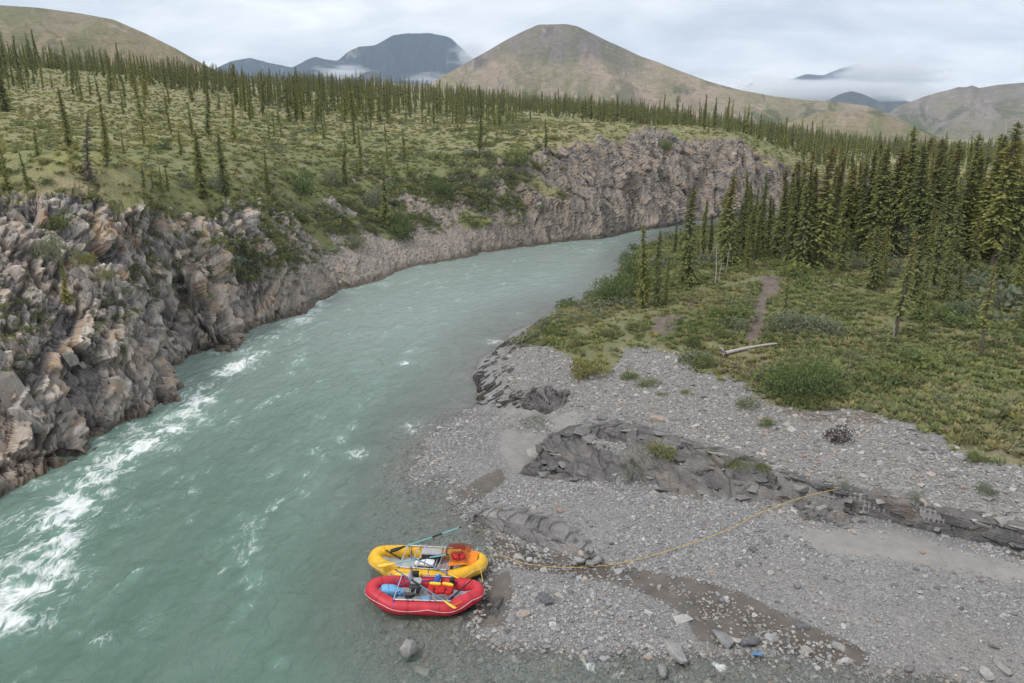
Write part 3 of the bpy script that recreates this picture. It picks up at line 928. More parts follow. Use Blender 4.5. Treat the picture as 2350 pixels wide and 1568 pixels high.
# foam in the rapids under the cliff: picture spots, radius in metres, strength
FOAM = [(110, 1190, 3.4, .95), (160, 1130, 2.0, .85), (190, 1180, 1.6, 1.0), (60, 1260, 3.0, .8), (100, 1310, 2.4, .95), (30, 1345, 2.2, .8), (80, 1390, 1.6, .6), (170, 1235, 1.5, .85), (-80, 1300, 4, .9),
        (0, 1430, 1.6, .45), (140, 1375, 1.0, .7),
        (260, 1060, 2.0, .6), (330, 1000, 2.6, .9), (400, 975, 2.2, .95), (455, 965, 1.6, .9), (380, 1030, 1.8, .75), (300, 1095, 1.6, .55), (440, 935, 1.6, .85), (480, 900, 1.6, .7), (360, 1080, 1.3, .5),
        (420, 990, 1.3, .9), (230, 1110, 1.4, .5), (440, 870, 2.2, .45), (520, 850, 2.8, .6), (575, 830, 2.2, .8), (600, 815, 1.5, .9), (480, 880, 2, .6), (590, 845, 1.2, .8), (540, 870, 1.5, .45),
        (690, 735, 2.2, .75), (650, 760, 2.0, .5), (720, 712, 2.0, .65), (930, 832, 0.9, .75), (615, 925, 1.0, .5), (820, 1040, 1.3, .62), (270, 1240, 0.9, .6), (950, 975, 1.4, .6), (945, 990, 1.0, .55),
        (880, 652, 2.4, .5), (1135, 785, 1.6, .65), (1190, 720, 1.8, .5), (660, 905, 0.8, .45), (475, 1080, 0.8, .6), (700, 1090, .8, .45), (230, 1470, .7, .6), (640, 1520, .5, .5), (560, 1000, .7, .4), (735, 700, 2, .6),
        (1290, 1225, .3, .5), (1100, 1260, .35, .5), (1650, 1530, .45, .75), (1500, 1515, .5, .6), (1350, 1530, .5, .65), (1170, 1530, .4, .5), (1560, 1555, .4, .6), (1050, 1545, .4, .45), (1720, 1550, .4, .55), (1420, 1550, .4, .5)]
fo = np.zeros(len(WXY))
for fx, fy, fr_, fs_ in FOAM:
    c = gnd(fx, fy)[:2]
    dd = np.hypot(WXY[:, 0] - c[0], WXY[:, 1] - c[1]) / fr_
    near_band = fx < 620 and fy > 790 and fy < 1440
    fo = np.maximum(fo, fs_ * (0.62 if near_band else 1.0) * np.exp(-(dd ** 2) * 1.5))
BAND = np.array([gnd(x, y)[:2] for x, y in [(735, 700), (690, 735), (640, 775), (592, 814), (522, 850), (474, 898), (450, 950), (386, 988), (306, 1032), (238, 1088), (178, 1146), (145, 1210), (112, 1295), (60, 1380), (-40, 1460)]])
bd, barc, bside = line_dist(WXY, BAND)
bl_ = barc / max(barc.max(), 1)
bw_ = np.interp(bl_, [0, .25, .5, .8, 1], [0.6, 0.8, 0.9, 1.6, 2.0])
bn_ = fbm(np.concatenate([WXY * 0.45, 0 * WXY[:, :1]], 1), 3, 0.6, seed=95)
shd, _, shs = line_dist(WXY, shoreL)
band = np.interp(bl_, [0, .16, .27, .33, .5, 1], [.35, .40, .55, .95, 1.0, 1.05]) * np.clip(.78 + 1.0 * fbm(np.concatenate([WXY * .9 + 3, 0 * WXY[:, :1]], 1), 3, .6, seed=97), .3, 1.05) * np.exp(-((bd + 0.9 * bn_) / bw_) ** 2)
inner = 0.52 * sstep(2.5, 0.5, bd) * (shd < 12) * np.interp(bl_, [0, .25, .35], [.5, .6, 1]) + 0.5 * np.exp(-((shd - .3) / .8) ** 2) * (bd < 9)
inner = np.maximum(inner, 0.62 * (bside < 0) * sstep(9.0, 2.0, bd) * sstep(-.25, .3, bn_) * (bl_ > .12))
fo = np.maximum(fo, np.clip(np.maximum(band, inner * (0.75 + 0.5 * bn_)), 0, 1))
W3 = np.stack([flow[:, 0] * 0.22, flow[:, 1] * 0.5, np.zeros(len(flow))], 1)
fleck = sstep(0.10, 0.55, fbm(W3 * 1.9 + 3, 3, 0.6, seed=91)) * 0.34 + 0.12
fo = np.maximum(fo, fleck * sstep(0.5, 1.4, -bed))
wamp = 0.055 + 0.42 * np.clip(fo - 0.2, 0, 1)
calm = sstep(0.0, 0.8, -bed)
wv = fbm(np.stack([flow[:, 0] * 0.55 + flow[:, 1] * .25, flow[:, 1] * 0.95, np.zeros(len(flow))], 1), 4, 0.6, seed=92)
wv2 = fbm(np.stack([flow[:, 0] * 0.11, flow[:, 1] * 0.22, np.zeros(len(flow))], 1), 2, 0.5, seed=93)
WZ = (wv * wamp * 1.6 + 0.05 * wv2) * calm
ld2, _, ls2 = line_dist(WXY, shoreL)
bedd = np.where(ls2 > 0, -2.5, bed)
WP = np.concatenate([WXY, WZ[:, None]], 1)
wf = grid_faces(len(wrows), len(wcols))[:, ::-1]
kw = (bed < 0.10) & ~((ls2 > 0) & (ld2 > 2.5))
wf = wf[kw[wf].any(1)]
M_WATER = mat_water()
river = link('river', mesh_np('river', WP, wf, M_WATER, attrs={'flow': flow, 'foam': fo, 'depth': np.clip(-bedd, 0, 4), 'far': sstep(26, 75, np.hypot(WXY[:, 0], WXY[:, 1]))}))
river.visible_shadow = False                              # daylight passes through the surface to the bed
tag(river, 'milky turquoise river running in rapids past the cliff', 'river', kind='structure')

# ------------------------------------------------------------------ mountains
def mountain(name, label, skyline, d_ridge, d_base, z_base, mat, nc=420, nr=150, rough=1.0, seed=0, power=1.25, back=0.45):
    sk = np.array(skyline, float)
    px = np.linspace(sk[0, 0], sk[-1, 0], nc)
    py = np.interp(px, sk[:, 0], sk[:, 1])
    k = max(2, int(2.5 * nc / (sk[-1, 0] - sk[0, 0])))
    py = np.convolve(np.pad(py, k, mode='edge'), np.ones(2 * k + 1) / (2 * k + 1), 'valid')
    dr = np.interp(px, *np.array(d_ridge, float).T)
    db = np.interp(px, *np.array(d_base, float).T)
    rid = np.stack([ray_pt(a, b, c) for a, b, c in zip(px, py, dr)])
    v = np.concatenate([np.linspace(0, 1, nr), 1 + np.linspace(0.02, 1, nr // 4)])
    sc = np.where(v[:, None] <= 1, (db + (dr - db) * v[:, None]) / dr, 1 + (v[:, None] - 1) * back)
    g = np.where(v <= 1, np.clip(v, 0, 1) ** power, 1 - (v - 1) ** 1.2)
    X = rid[None, :, 0] * sc
    Y = rid[None, :, 1] * sc
    zb = np.minimum(z_base, rid[:, 2] - 2)
    Z = zb[None] + (rid[None, :, 2] - zb[None]) * g[:, None]
    hgt = np.clip((rid[:, 2] - zb), 10, None)
    hf = np.broadcast_to(g[:, None] * (hgt / hgt.max())[None], Z.shape)
    acr = np.broadcast_to(np.concatenate([[0], np.cumsum(np.hypot(np.diff(rid[:, 0]), np.diff(rid[:, 1])))])[None], Z.shape)
    ups = np.broadcast_to(np.sqrt((dr - db) ** 2 + hgt ** 2)[None], Z.shape) * v[:, None]
    q = np.stack([acr / 140.0, ups / 420.0, np.zeros_like(acr)], -1).reshape(-1, 3)
    gl = np.abs(fbm(q + seed, 5, 0.5, seed=seed)).reshape(Z.shape)
    fn = fbm(np.stack([X, Y, Z], -1).reshape(-1, 3) / 60.0, 4, 0.55, seed=seed + 8).reshape(Z.shape)
    w = np.sin(np.clip(v, 0, 1) * math.pi)[:, None] ** 0.7
    Z = Z - rough * hgt[None] * 0.24 * gl * w + rough * fn * (0.02 * hgt[None] * w + 0.006 * hgt[None])
    P = np.stack([X, Y, Z], -1)
    fc = grid_faces(len(v), nc)
    if np.cross(P[0, 1] - P[0, 0], P[1, 0] - P[0, 0])[2] < 0:
        fc = fc[:, ::-1]
    o = link(name, mesh_np(name, P.reshape(-1, 3), fc, mat, attrs={'slope': np.stack([acr, ups, acr * 0], -1).reshape(-1, 3), 'height': hf.reshape(-1), 'gully': 1 - gl.reshape(-1) * 1.9}))
    tag(o, label, 'mountain', kind='structure')
    return o


TAN, OLV, GRY, DKG = (0.315, 0.262, 0.205), (0.200, 0.195, 0.110), (0.205, 0.182, 0.175), (0.070, 0.092, 0.050)
mountain('mountain', 'broad tan mountain with a flat grey summit and green lower slopes',
         [(880, 262), (930, 235), (960, 210), (1000, 185), (1060, 150), (1110, 122), (1160, 92), (1200, 72), (1235, 57), (1300, 55), (1325, 60), (1350, 72), (1390, 92), (1430, 110), (1470, 130),
          (1500, 140), (1560, 163), (1620, 185), (1700, 207), (1770, 220), (1850, 230), (1930, 235), (1990, 243), (2040, 262), (2100, 290), (2160, 318), (2200, 335)],
         [(880, 1350), (1270, 1300), (1600, 1250), (2000, 1100), (2200, 1000)], [(880, 1200), (1000, 950), (1150, 640), (1400, 560), (1700, 600), (2000, 650), (2200, 700)], -10.0,
         mat_mountain('tan_mountain', OLV, TAN, GRY, DKG, 0.42, 1.3), 560, 190, 1.0, 3, 1.2)
mountain('hill', 'rounded olive hill with bare scree behind the spruce belt',
         [(-900, 60), (-500, 20), (-200, 8), (0, 12), (90, 18), (180, 30), (260, 45), (330, 75), (400, 110), (450, 138), (490, 160), (540, 190), (620, 225), (700, 250)],
         [(-900, 700), (0, 800), (700, 800)], [(-900, 250), (0, 330), (300, 430), (700, 640)], 26.0,
         mat_mountain('olive_hill', OLV, (0.265, 0.225, 0.150), (0.26, 0.225, 0.160), DKG, 0.55, 4.1, 1.3), 420, 150, 0.5, 11, 1.0)
mountain('mountain', 'dark slate mountain wrapped in drifting cloud behind the hills',
         [(380, 260), (440, 215), (480, 165), (530, 140), (575, 133), (620, 145), (670, 155), (700, 140), (722, 130), (750, 137), (775, 140), (800, 118), (826, 106), (860, 105), (900, 82), (925, 78), (985, 76), (1030, 85),
          (1060, 110), (1100, 150), (1150, 200), (1250, 250)],
         [(380, 6200), (900, 6000), (1250, 6000)], [(380, 4600), (1250, 4600)], 0.0,
         mat_mountain('slate_mountain', (0.040, 0.045, 0.045), (0.030, 0.031, 0.036), (0.028, 0.029, 0.034), (0.02, 0.025, 0.02), 0.05, 7.7, 0.3), 420, 110, 1.3, 23, 1.1, 0.12)
mountain('hill', 'low tan foothill between the slate mountain and the tan mountain',
         [(620, 240), (700, 215), (760, 194), (820, 188), (880, 190), (940, 193), (1000, 197), (1060, 200), (1120, 240)],
         [(620, 2300), (1120, 2200)], [(620, 1500), (1120, 1500)], 0.0, mat_mountain('foothill', OLV, (0.25, 0.205, 0.155), TAN, DKG, 0.35, 2.2, 0.7), 220, 70, 0.7, 31, 1.0)
mountain('hill', 'small dark cone hill in front of the slate mountain',
         [(780, 200), (815, 180), (840, 165), (858, 163), (885, 178), (920, 196), (960, 215)], [(780, 3900), (960, 3900)], [(780, 3100), (960, 3100)], 0.0,
         mat_mountain('dark_cone', (0.07, 0.08, 0.06), (0.075, 0.075, 0.07), (0.07, 0.07, 0.07), (0.05, 0.06, 0.04), 0.2, 3.9, 0.5), 140, 50, 0.8, 37, 1.0)
mountain('hill', 'bare mauve grey hill with a rocky knob beside the valley gap',
         [(1960, 330), (2020, 275), (2060, 245), (2120, 222), (2150, 213), (2180, 206), (2200, 199), (2215, 201), (2236, 194), (2242, 203), (2290, 195), (2350, 190), (2500, 170), (2800, 150), (3200, 200)],
         [(1960, 1900), (2350, 1700), (3200, 1600)], [(1960, 1500), (2200, 950), (3200, 800)], -20.0,
         mat_mountain('mauve_hill', (0.22, 0.205, 0.145), (0.25, 0.222, 0.205), (0.225, 0.20, 0.195), DKG, 0.3, 9.3, 0.8), 380, 120, 0.8, 43, 1.15)
mountain('mountain', 'blue distant mountain whose top breaks through the cloud bank',
         [(1640, 290), (1700, 205), (1725, 190), (1760, 215), (1800, 195), (1815, 182), (1850, 170), (1890, 173), (1930, 157), (1972, 147), (2000, 165), (2060, 215), (2120, 260), (2180, 280)],
         [(1640, 7000), (2180, 7000)], [(1640, 5600), (2180, 5600)], 0.0,
         mat_mountain('blue_mountain', (0.07, 0.075, 0.07), (0.06, 0.06, 0.064), (0.055, 0.055, 0.06), (0.04, 0.05, 0.04), 0.1, 6.1, 0.3), 260, 70, 1.2, 53, 1.1, 0.1)
mountain('mountain', 'dark conical mountain closing the valley gap under the cloud bank',
         [(1840, 262), (1900, 230), (1930, 215), (1955, 209), (1980, 216), (2020, 234), (2080, 233), (2140, 232), (2220, 250)],
         [(1840, 4200), (2220, 4600)], [(1840, 3400), (2220, 3600)], 0.0,
         mat_mountain('valley_cone', (0.07, 0.075, 0.07), (0.065, 0.065, 0.068), (0.06, 0.06, 0.064), (0.04, 0.05, 0.04), 0.15, 8.4, 0.4), 200, 60, 1.0, 59, 1.0)
mountain('hill', 'green shrubby shoulder ridge at the foot of the valley gap',
         [(1700, 330), (1780, 290), (1900, 255), (2000, 262), (2080, 285), (2160, 322), (2220, 345)], [(1700, 900), (2220, 880)], [(1700, 640), (2220, 660)], -20.0,
         mat_mountain('shoulder', (0.185, 0.19, 0.085), (0.24, 0.21, 0.135), (0.27, 0.225, 0.16), DKG, 0.55, 5.5, 1.3), 260, 70, 0.6, 67, 1.0)

# ------------------------------------------------------------------ haze and cloud banks
def box_mesh(name, lo, hi):
    V = [(x, y, z) for x in (lo[0], hi[0]) for y in (lo[1], hi[1]) for z in (lo[2], hi[2])]
    F = [(0, 1, 3, 2), (4, 6, 7, 5), (0, 4, 5, 1), (2, 3, 7, 6), (0, 2, 6, 4), (1, 5, 7, 3)]
    me = bpy.data.meshes.new(name)
    me.from_pydata(V, [], F)
    return me


hm, ht, ho = new_mat('haze_air')
hv = NN(ht, 'ShaderNodeVolumePrincipled', {'Color': (0.60, 0.77, 1.0, 1), 'Density': 0.000075, 'Anisotropy': 0.0})
ht.links.new(hv.outputs[0], ho.inputs['Volume'])
hz = link('haze', box_mesh('haze', (-7000, -300, -5), (7000, 8600, 1050)))
hz.data.materials.append(hm)
tag(hz, 'thin blue mountain haze filling the valley', 'haze', kind='stuff')


def cloud_bank(px, py, depth, size, dens, seed, label, fill=0.72):
    c = ray_pt(px, py, depth)
    m, t, out = new_mat('cloud_vapour')
    co = NN(t, 'ShaderNodeTexCoord').outputs['Object']
    r = NN(t, 'ShaderNodeVectorMath', {0: co}, operation='LENGTH').outputs['Value']
    n = noise(t, mapping(t, co, (1.3, 1.3, 2.2), loc=(seed, seed * 1.7, 0)), 1.6, 5, 0.6, dist=0.3)
    a = mth(t, 'ADD', mth(t, 'SUBTRACT', fill, r), mth(t, 'MULTIPLY', mth(t, 'SUBTRACT', n, 0.5), 1.9))
    d = NN(t, 'ShaderNodeMapRange', {0: a, 1: 0.05, 2: 0.55, 3: 0.0, 4: dens}).outputs[0]
    edge = NN(t, 'ShaderNodeMapRange', {0: r, 1: 0.7, 2: 0.98, 3: 1.0, 4: 0.0}).outputs[0]
    v = NN(t, 'ShaderNodeVolumePrincipled', {'Color': (0.96, 0.97, 1.0, 1), 'Density': mth(t, 'MULTIPLY', d, edge), 'Anisotropy': 0.0})
    t.links.new(v.outputs[0], out.inputs['Volume'])
    u = np.linspace(0, 2 * math.pi, 24, endpoint=False)
    w = np.linspace(-math.pi / 2, math.pi / 2, 13)
    V = np.stack([np.cos(w)[:, None] * np.cos(u)[None], np.cos(w)[:, None] * np.sin(u)[None], np.sin(w)[:, None] * np.ones((1, 24))], -1).reshape(-1, 3)
    o = link('stratus', mesh_np('stratus', V, grid_faces(13, 24, True), m))  # low cloud on the far mountains, drawn as a volume
    o.location = c
    o.scale = size
    tag(o, label, 'stratus', kind='stuff')
    return o


cloud_bank(790, 168, 4400, (290, 300, 75), 0.006, 1.0, 'torn white mist lying across the foot of the slate mountain')
cloud_bank(1085, 125, 5200, (240, 300, 150), 0.006, 6.0, 'white mist clinging to the shoulder of the slate mountain')
cloud_bank(985, 180, 4400, (230, 250, 50), 0.004, 9.0, 'thin mist wisp low on the slate mountain')
cloud_bank(1870, 212, 5000, (900, 500, 95), 0.010, 3.0, 'long mist bank hiding the waist of the blue mountain', 1.0)
cloud_bank(2040, 170, 5200, (560, 300, 170), 0.009, 4.4, 'mist cap drifting over the blue mountain top', 0.85)
cloud_bank(1760, 185, 5200, (300, 300, 80), 0.007, 7.4, 'small mist patch over the low end of the blue mountain')
cloud_bank(2140, 215, 4000, (420, 300, 60), 0.007, 2.4, 'low mist hanging in the valley gap')
# ================================================================== ROCK OUTCROPS AND STONES
M_ROCK = mat_rock()
M_DARK = mat_rock('dark_shale', 0.55)
M_SLAB = mat_rock('pale_streaked_slab', 1.15, (-0.05, 0.14))


def loft(name, rails, nu, nv, amp=0.25, sizes=(0.55, 0.9, 0.35), seed=0, mat=None, ends=True, bed=(0.15, 0.35, 0.2), strata=1.0):
    """rock body through rails given as (column, row, height) of its front foot, top and back"""
    W = []
    for r in rails:
        p = np.array([gnd(x, y, z) for x, y, z in r])
        s = np.concatenate([[0], np.cumsum(np.linalg.norm(np.diff(p, axis=0), axis=1))])
        u = np.linspace(0, s[-1], nu)
        W.append(np.stack([np.interp(u, s, p[:, k]) for k in range(3)], 1))
    W = np.array(W)
    arc = np.concatenate([[0], np.cumsum(np.linalg.norm(np.diff(W, axis=0), axis=2).mean(1))])
    v = np.linspace(0, arc[-1], nv)
    P = np.empty((nv, nu, 3))
    for k in range(3):
        for j in range(nu):
            P[:, j, k] = np.interp(v, arc, W[:, j, k])
    # close both ends down into the ground
    if ends:
        for j in range(4):
            f = (4 - j) / 4.0
            for e in (j, nu - 1 - j):
                P[:, e, 2] -= f * f * 0.35
    n = grid_normals(P)
    if n[..., 2].mean() < 0:
        n = -n
    F = P.reshape(-1, 3)
    Q = F @ np.array(Euler(bed).to_matrix())
    Q = Q + 0.12 * np.stack([fbm(Q * 0.8, 2, seed=seed + 1), fbm(Q * 0.8 + 40, 2, seed=seed + 2), fbm(Q * 0.8 + 80, 2, seed=seed + 3)], 1)
    a, ha = facets(Q / np.array(sizes) / 1.6, seed + 10, 0.8, 0.3)
    b, hb = facets(Q / np.array(sizes) * 1.9, seed + 20, 0.9, 0.35)
    c = fbm(Q * np.array([2.0, 1.4, 6.0]), 4, 0.6, seed=seed + 30)
    saw = (Q[:, 2] / 0.26 + 0.9 * fbm(Q * 0.5 + 11, 3, seed=seed + 40)) % 1.0
    saw2 = (Q[:, 2] / 0.085 + 1.2 * fbm(Q * 0.8 + 31, 3, seed=seed + 41)) % 1.0
    vv = np.broadcast_to(np.sin(np.linspace(0.12, math.pi - 0.12, nv))[:, None], (nv, nu)).reshape(-1)
    d = (0.9 * a + 0.25 * b + 0.10 * c + strata * (0.62 * (saw - 0.5) + 0.16 * (saw2 - 0.5))) * amp * 2.0 * vv
    F = F + n.reshape(-1, 3) * d[:, None]
    fc = grid_faces(nv, nu)
    return link(name, mesh_np(name, F, fc, mat or M_ROCK, smooth=False, attrs={'cell': np.clip(0.6 * ha + 0.4 * hb, 0, 1)}))


o = loft('rock_outcrop', [
    [(1178, 1098, -.1), (1300, 1122, .1), (1450, 1160, .2), (1560, 1192, .2), (1700, 1206, .25), (1800, 1200, .3)],
    [(1186, 1085, .20), (1300, 1100, .40), (1450, 1132, .55), (1560, 1165, .5), (1700, 1185, .55), (1800, 1180, .6)],
    [(1200, 1072, .38), (1300, 1082, .65), (1440, 1092, .75), (1560, 1125, .75), (1700, 1150, .85), (1795, 1145, .9)],
    [(1228, 1060, .45), (1300, 1066, .78), (1420, 1070, .90), (1545, 1090, 1.0), (1690, 1115, 1.1), (1790, 1120, 1.1)],
    [(1236, 1022, 1.0), (1285, 994, 1.4), (1415, 992, 1.5), (1530, 1034, 1.5), (1680, 1068, 1.45), (1790, 1092, 1.4)],
    [(1250, 1006, 1.1), (1300, 984, 1.45), (1425, 978, 1.6), (1545, 1016, 1.58), (1690, 1052, 1.6), (1800, 1078, 1.5)],
    [(1255, 1004, .3), (1310, 976, .8), (1440, 964, 1.3), (1560, 1002, 1.45), (1700, 1040, 1.5), (1800, 1070, 1.5)]], 300, 150, 0.21, (1.0, 1.7, 0.5), 500, bed=(0.05, 0.10, 0.2))
OUTC = [(o, 110, .42, .35)]
tag(o, 'large layered grey bedrock outcrop with blunt rounded knob on the gravel bar', 'rock')
o = loft('rock_ledge', [
    [(1775, 1098, .55), (1860, 1140, .5), (1965, 1192, .4), (2100, 1226, .35), (2225, 1262, .3), (2350, 1285, .3), (2600, 1345, .3)],
    [(1777, 1092, .9), (1862, 1130, .85), (1968, 1176, .75), (2102, 1206, .75), (2226, 1240, .7), (2350, 1262, .7), (2600, 1320, .7)],
    [(1780, 1080, 1.45), (1872, 1120, 1.5), (1990, 1140, 1.5), (2112, 1166, 1.5), (2215, 1190, 1.5), (2350, 1216, 1.5), (2600, 1270, 1.5)],
    [(1790, 1074, 1.65), (1880, 1112, 1.65), (2000, 1130, 1.62), (2120, 1156, 1.62), (2222, 1178, 1.6), (2350, 1203, 1.6), (2600, 1255, 1.6)],
    [(1800, 1068, 1.5), (1890, 1103, 1.5), (2010, 1120, 1.5), (2130, 1145, 1.45), (2230, 1166, 1.45), (2355, 1190, 1.4), (2600, 1240, 1.4)]], 300, 90, 0.12, (0.9, 1.5, 0.45), 520, bed=(0.05, 0.1, 0.2), strata=0.45)
OUTC.append((o, 75, .36, .5))
tag(o, 'long low dark rock ledge with a straight face above pale silt', 'rock')
o = loft('rock_outcrop', [
    [(1790, 1190, .3), (1850, 1222, .25), (1945, 1240, .25), (1985, 1222, .3)], [(1795, 1178, .75), (1855, 1205, .75), (1940, 1224, .65), (1985, 1212, .55)],
    [(1800, 1165, 1.0), (1862, 1183, 1.05), (1935, 1205, .95), (1990, 1202, .6)], [(1815, 1152, .9), (1880, 1165, .95), (1950, 1185, .8), (1995, 1195, .45)],
    [(1825, 1145, .5), (1890, 1158, .5), (1960, 1178, .4), (1998, 1192, .2)]], 110, 60, 0.15, (0.8, 1.5, 0.28), 540, bed=(0.1, 0.4, 0.3))
OUTC.append((o, 26, .3, .4))
tag(o, 'slanting slab of grey rock in front of the dark ledge', 'rock')
o = loft('rock_outcrop', [
    [(1070, 1194, -.3), (1140, 1234, -.2), (1250, 1268, -.15), (1335, 1292, -.1)], [(1074, 1188, .05), (1145, 1222, .08), (1250, 1256, .08), (1335, 1283, .08)],
    [(1084, 1178, .45), (1160, 1193, .55), (1262, 1222, .55), (1340, 1262, .35)], [(1100, 1168, .42), (1190, 1175, .58), (1280, 1200, .55), (1352, 1245, .38)],
    [(1115, 1160, .1), (1210, 1162, .2), (1300, 1182, .3), (1370, 1228, .25)]], 170, 70, 0.075, (0.8, 1.8, 0.3), 560, mat=M_SLAB)
tag(o, 'wet pale streaked rock slab rising from the muddy inlet', 'rock')
o = loft('rock_outcrop', [
    [(1330, 698, -.3), (1240, 738, -.3), (1150, 790, -.3), (1092, 832, -.3), (1080, 862, -.3), (1090, 905, -.3), (1088, 930, -.3), (1130, 952, -.2)],
    [(1335, 697, .15), (1246, 735, .15), (1158, 787, .12), (1102, 831, .06), (1090, 862, .05), (1100, 905, .05), (1100, 928, .05), (1138, 946, .03)],
    [(1345, 698, .55), (1262, 740, .50), (1185, 794, .42), (1135, 838, .28), (1125, 868, .25), (1138, 905, .22), (1145, 926, .2), (1175, 940, .12)],
    [(1360, 705, .9), (1290, 750, .85), (1225, 808, .72), (1185, 848, .58), (1180, 880, .55), (1195, 912, .42), (1205, 928, .3), (1222, 940, .2)],
    [(1370, 714, .9), (1310, 764, .9), (1250, 824, .75), (1215, 862, .62), (1215, 890, .55), (1235, 915, .4), (1240, 930, .25), (1240, 944, .05)]], 320, 100, 0.20, (0.40, 1.0, 0.20), 580, bed=(0.5, 0.35, 0.1), mat=M_DARK)
OUTC.append((o, 90, .34, -.02))
tag(o, 'dark jagged shale shelf along the water edge of the near bank', 'rock')
o = loft('rock_outcrop', [
    [(1190, 935, -.05), (1250, 952, .05), (1300, 945, .2)], [(1195, 920, .5), (1250, 928, .55), (1300, 925, .6)], [(1205, 900, .95), (1260, 905, 1.0), (1300, 908, .95)],
    [(1215, 890, .9), (1265, 892, 1.0), (1310, 900, .9)], [(1225, 882, .6), (1270, 885, .7), (1315, 892, .7)]], 70, 40, 0.16, (0.6, 1.0, 0.3), 600)
tag(o, 'broken rock step above the brown silt pool', 'rock')
o = loft('rock_outcrop', [
    [(1098, 1432, -.3), (1130, 1440, -.2), (1180, 1425, -.05)], [(1100, 1418, .05), (1135, 1422, .12), (1180, 1412, .15)], [(1108, 1400, .12), (1140, 1398, .22), (1178, 1395, .25)],
    [(1112, 1378, .08), (1140, 1375, .15), (1170, 1380, .2)], [(1112, 1365, -.1), (1140, 1362, .0), (1165, 1370, .05)]], 60, 40, 0.07, (0.4, 0.7, 0.25), 620, mat=M_DARK)
tag(o, 'low black wet rock beside the bow of the red raft', 'rock')


# ---- broken slabs lying on and breaking out of the outcrops
def broken(o, n, seed, size, z0):
    rs = np.random.default_rng(seed)
    m = len(o.data.vertices)
    V = np.empty(m * 3, np.float32)
    o.data.vertices.foreach_get('co', V)
    V = V.reshape(-1, 3)
    ok_ = np.where(V[:, 2] > z0)[0]
    me = [stone_mesh('rock', M_CHUNK, seed + i, 1.0, 12, 0.95) for i in range(5)]
    for k in rs.choice(ok_, n, replace=False):
        b = link('rock', me[rs.integers(0, 5)], o)
        s_ = size * math.exp(rs.normal(0, .4))
        b.location = V[k] - np.array([0, 0, .06 * s_])
        b.rotation_euler = (rs.normal(.06, .1), rs.normal(.1, .1), rs.normal(.2, .5))
        b.scale = (s_, s_ * rs.uniform(.4, .8), s_ * rs.uniform(.14, .3))


# ---- stones
def stone_mesh(name, mat, seed, flat=0.6, n=24, ang=0.5):
    """broken river stone: hull of points on a squarish ball; fewer points give sharper corners"""
    import bmesh
    rs = np.random.default_rng(seed)
    d = rs.normal(size=(n, 3))
    d /= np.linalg.norm(d, axis=1, keepdims=True)
    V = np.sign(d) * np.abs(d) ** (1.0 - 0.5 * ang)
    V = V * rs.uniform(1 - 0.25 * ang, 1.0, (n, 1)) * np.array([1.0, rs.uniform(0.65, 0.95), flat * rs.uniform(0.85, 1.1)])
    bm = bmesh.new()
    vs = [bm.verts.new(tuple(v)) for v in V]
    r = bmesh.ops.convex_hull(bm, input=vs)
    bmesh.ops.delete(bm, geom=[g for g in r['geom_interior'] if isinstance(g, bmesh.types.BMVert)], context='VERTS')
    me = bpy.data.meshes.new(name)
    bm.to_mesh(me)
    bm.free()
    me.materials.append(mat)
    me.polygons.foreach_set('use_smooth', np.full(len(me.polygons), ang < 0.35))
    return me


M_STONE = stone_mat('river_stone', [(0.0, (0.12, 0.12, 0.128)), (0.3, (0.21, 0.21, 0.214)), (0.6, (0.30, 0.292, 0.28)), (0.85, (0.41, 0.398, 0.378)), (0.95, (0.30, 0.21, 0.155)), (1.0, (0.52, 0.51, 0.495))])
M_GRAV = stone_mat('gravel_stone', [(0.0, (0.165, 0.167, 0.175)), (0.35, (0.26, 0.26, 0.266)), (0.7, (0.345, 0.34, 0.337)), (0.92, (0.42, 0.414, 0.405)), (0.97, (0.33, 0.24, 0.18)), (1.0, (0.52, 0.515, 0.505))], 0.2)
M_TAN = stone_mat('bench_stone', [(0.0, (0.175, 0.163, 0.152)), (0.35, (0.26, 0.243, 0.226)), (0.7, (0.34, 0.322, 0.30)), (0.92, (0.43, 0.412, 0.385)), (0.97, (0.31, 0.21, 0.15)), (1.0, (0.52, 0.505, 0.48))], 0.2)
STONES = [stone_mesh('stone', M_STONE, 40 + i, (0.55, 0.7, 0.75, 0.42)[i % 4], (18, 46, 26, 18)[i % 4], (0.8, 0.2, 0.6, 0.9)[i % 4]) for i in range(8)]
PEBB = [stone_mesh('pebble', M_GRAV, 70 + i, 0.55, 13, 0.6) for i in range(5)]
SLABS = [stone_mesh('chip', M_TAN, 90 + i, 0.36, 13, 0.8) for i in range(5)]


M_CHUNK = stone_mat('outcrop_slab', [(0.0, (0.085, 0.083, 0.082)), (0.4, (0.15, 0.146, 0.141)), (0.75, (0.22, 0.212, 0.202)), (1.0, (0.32, 0.305, 0.285))], 0.5)
for o_, n_, s_, z_ in OUTC:
    broken(o_, n_, 900 + n_, s_, z_)


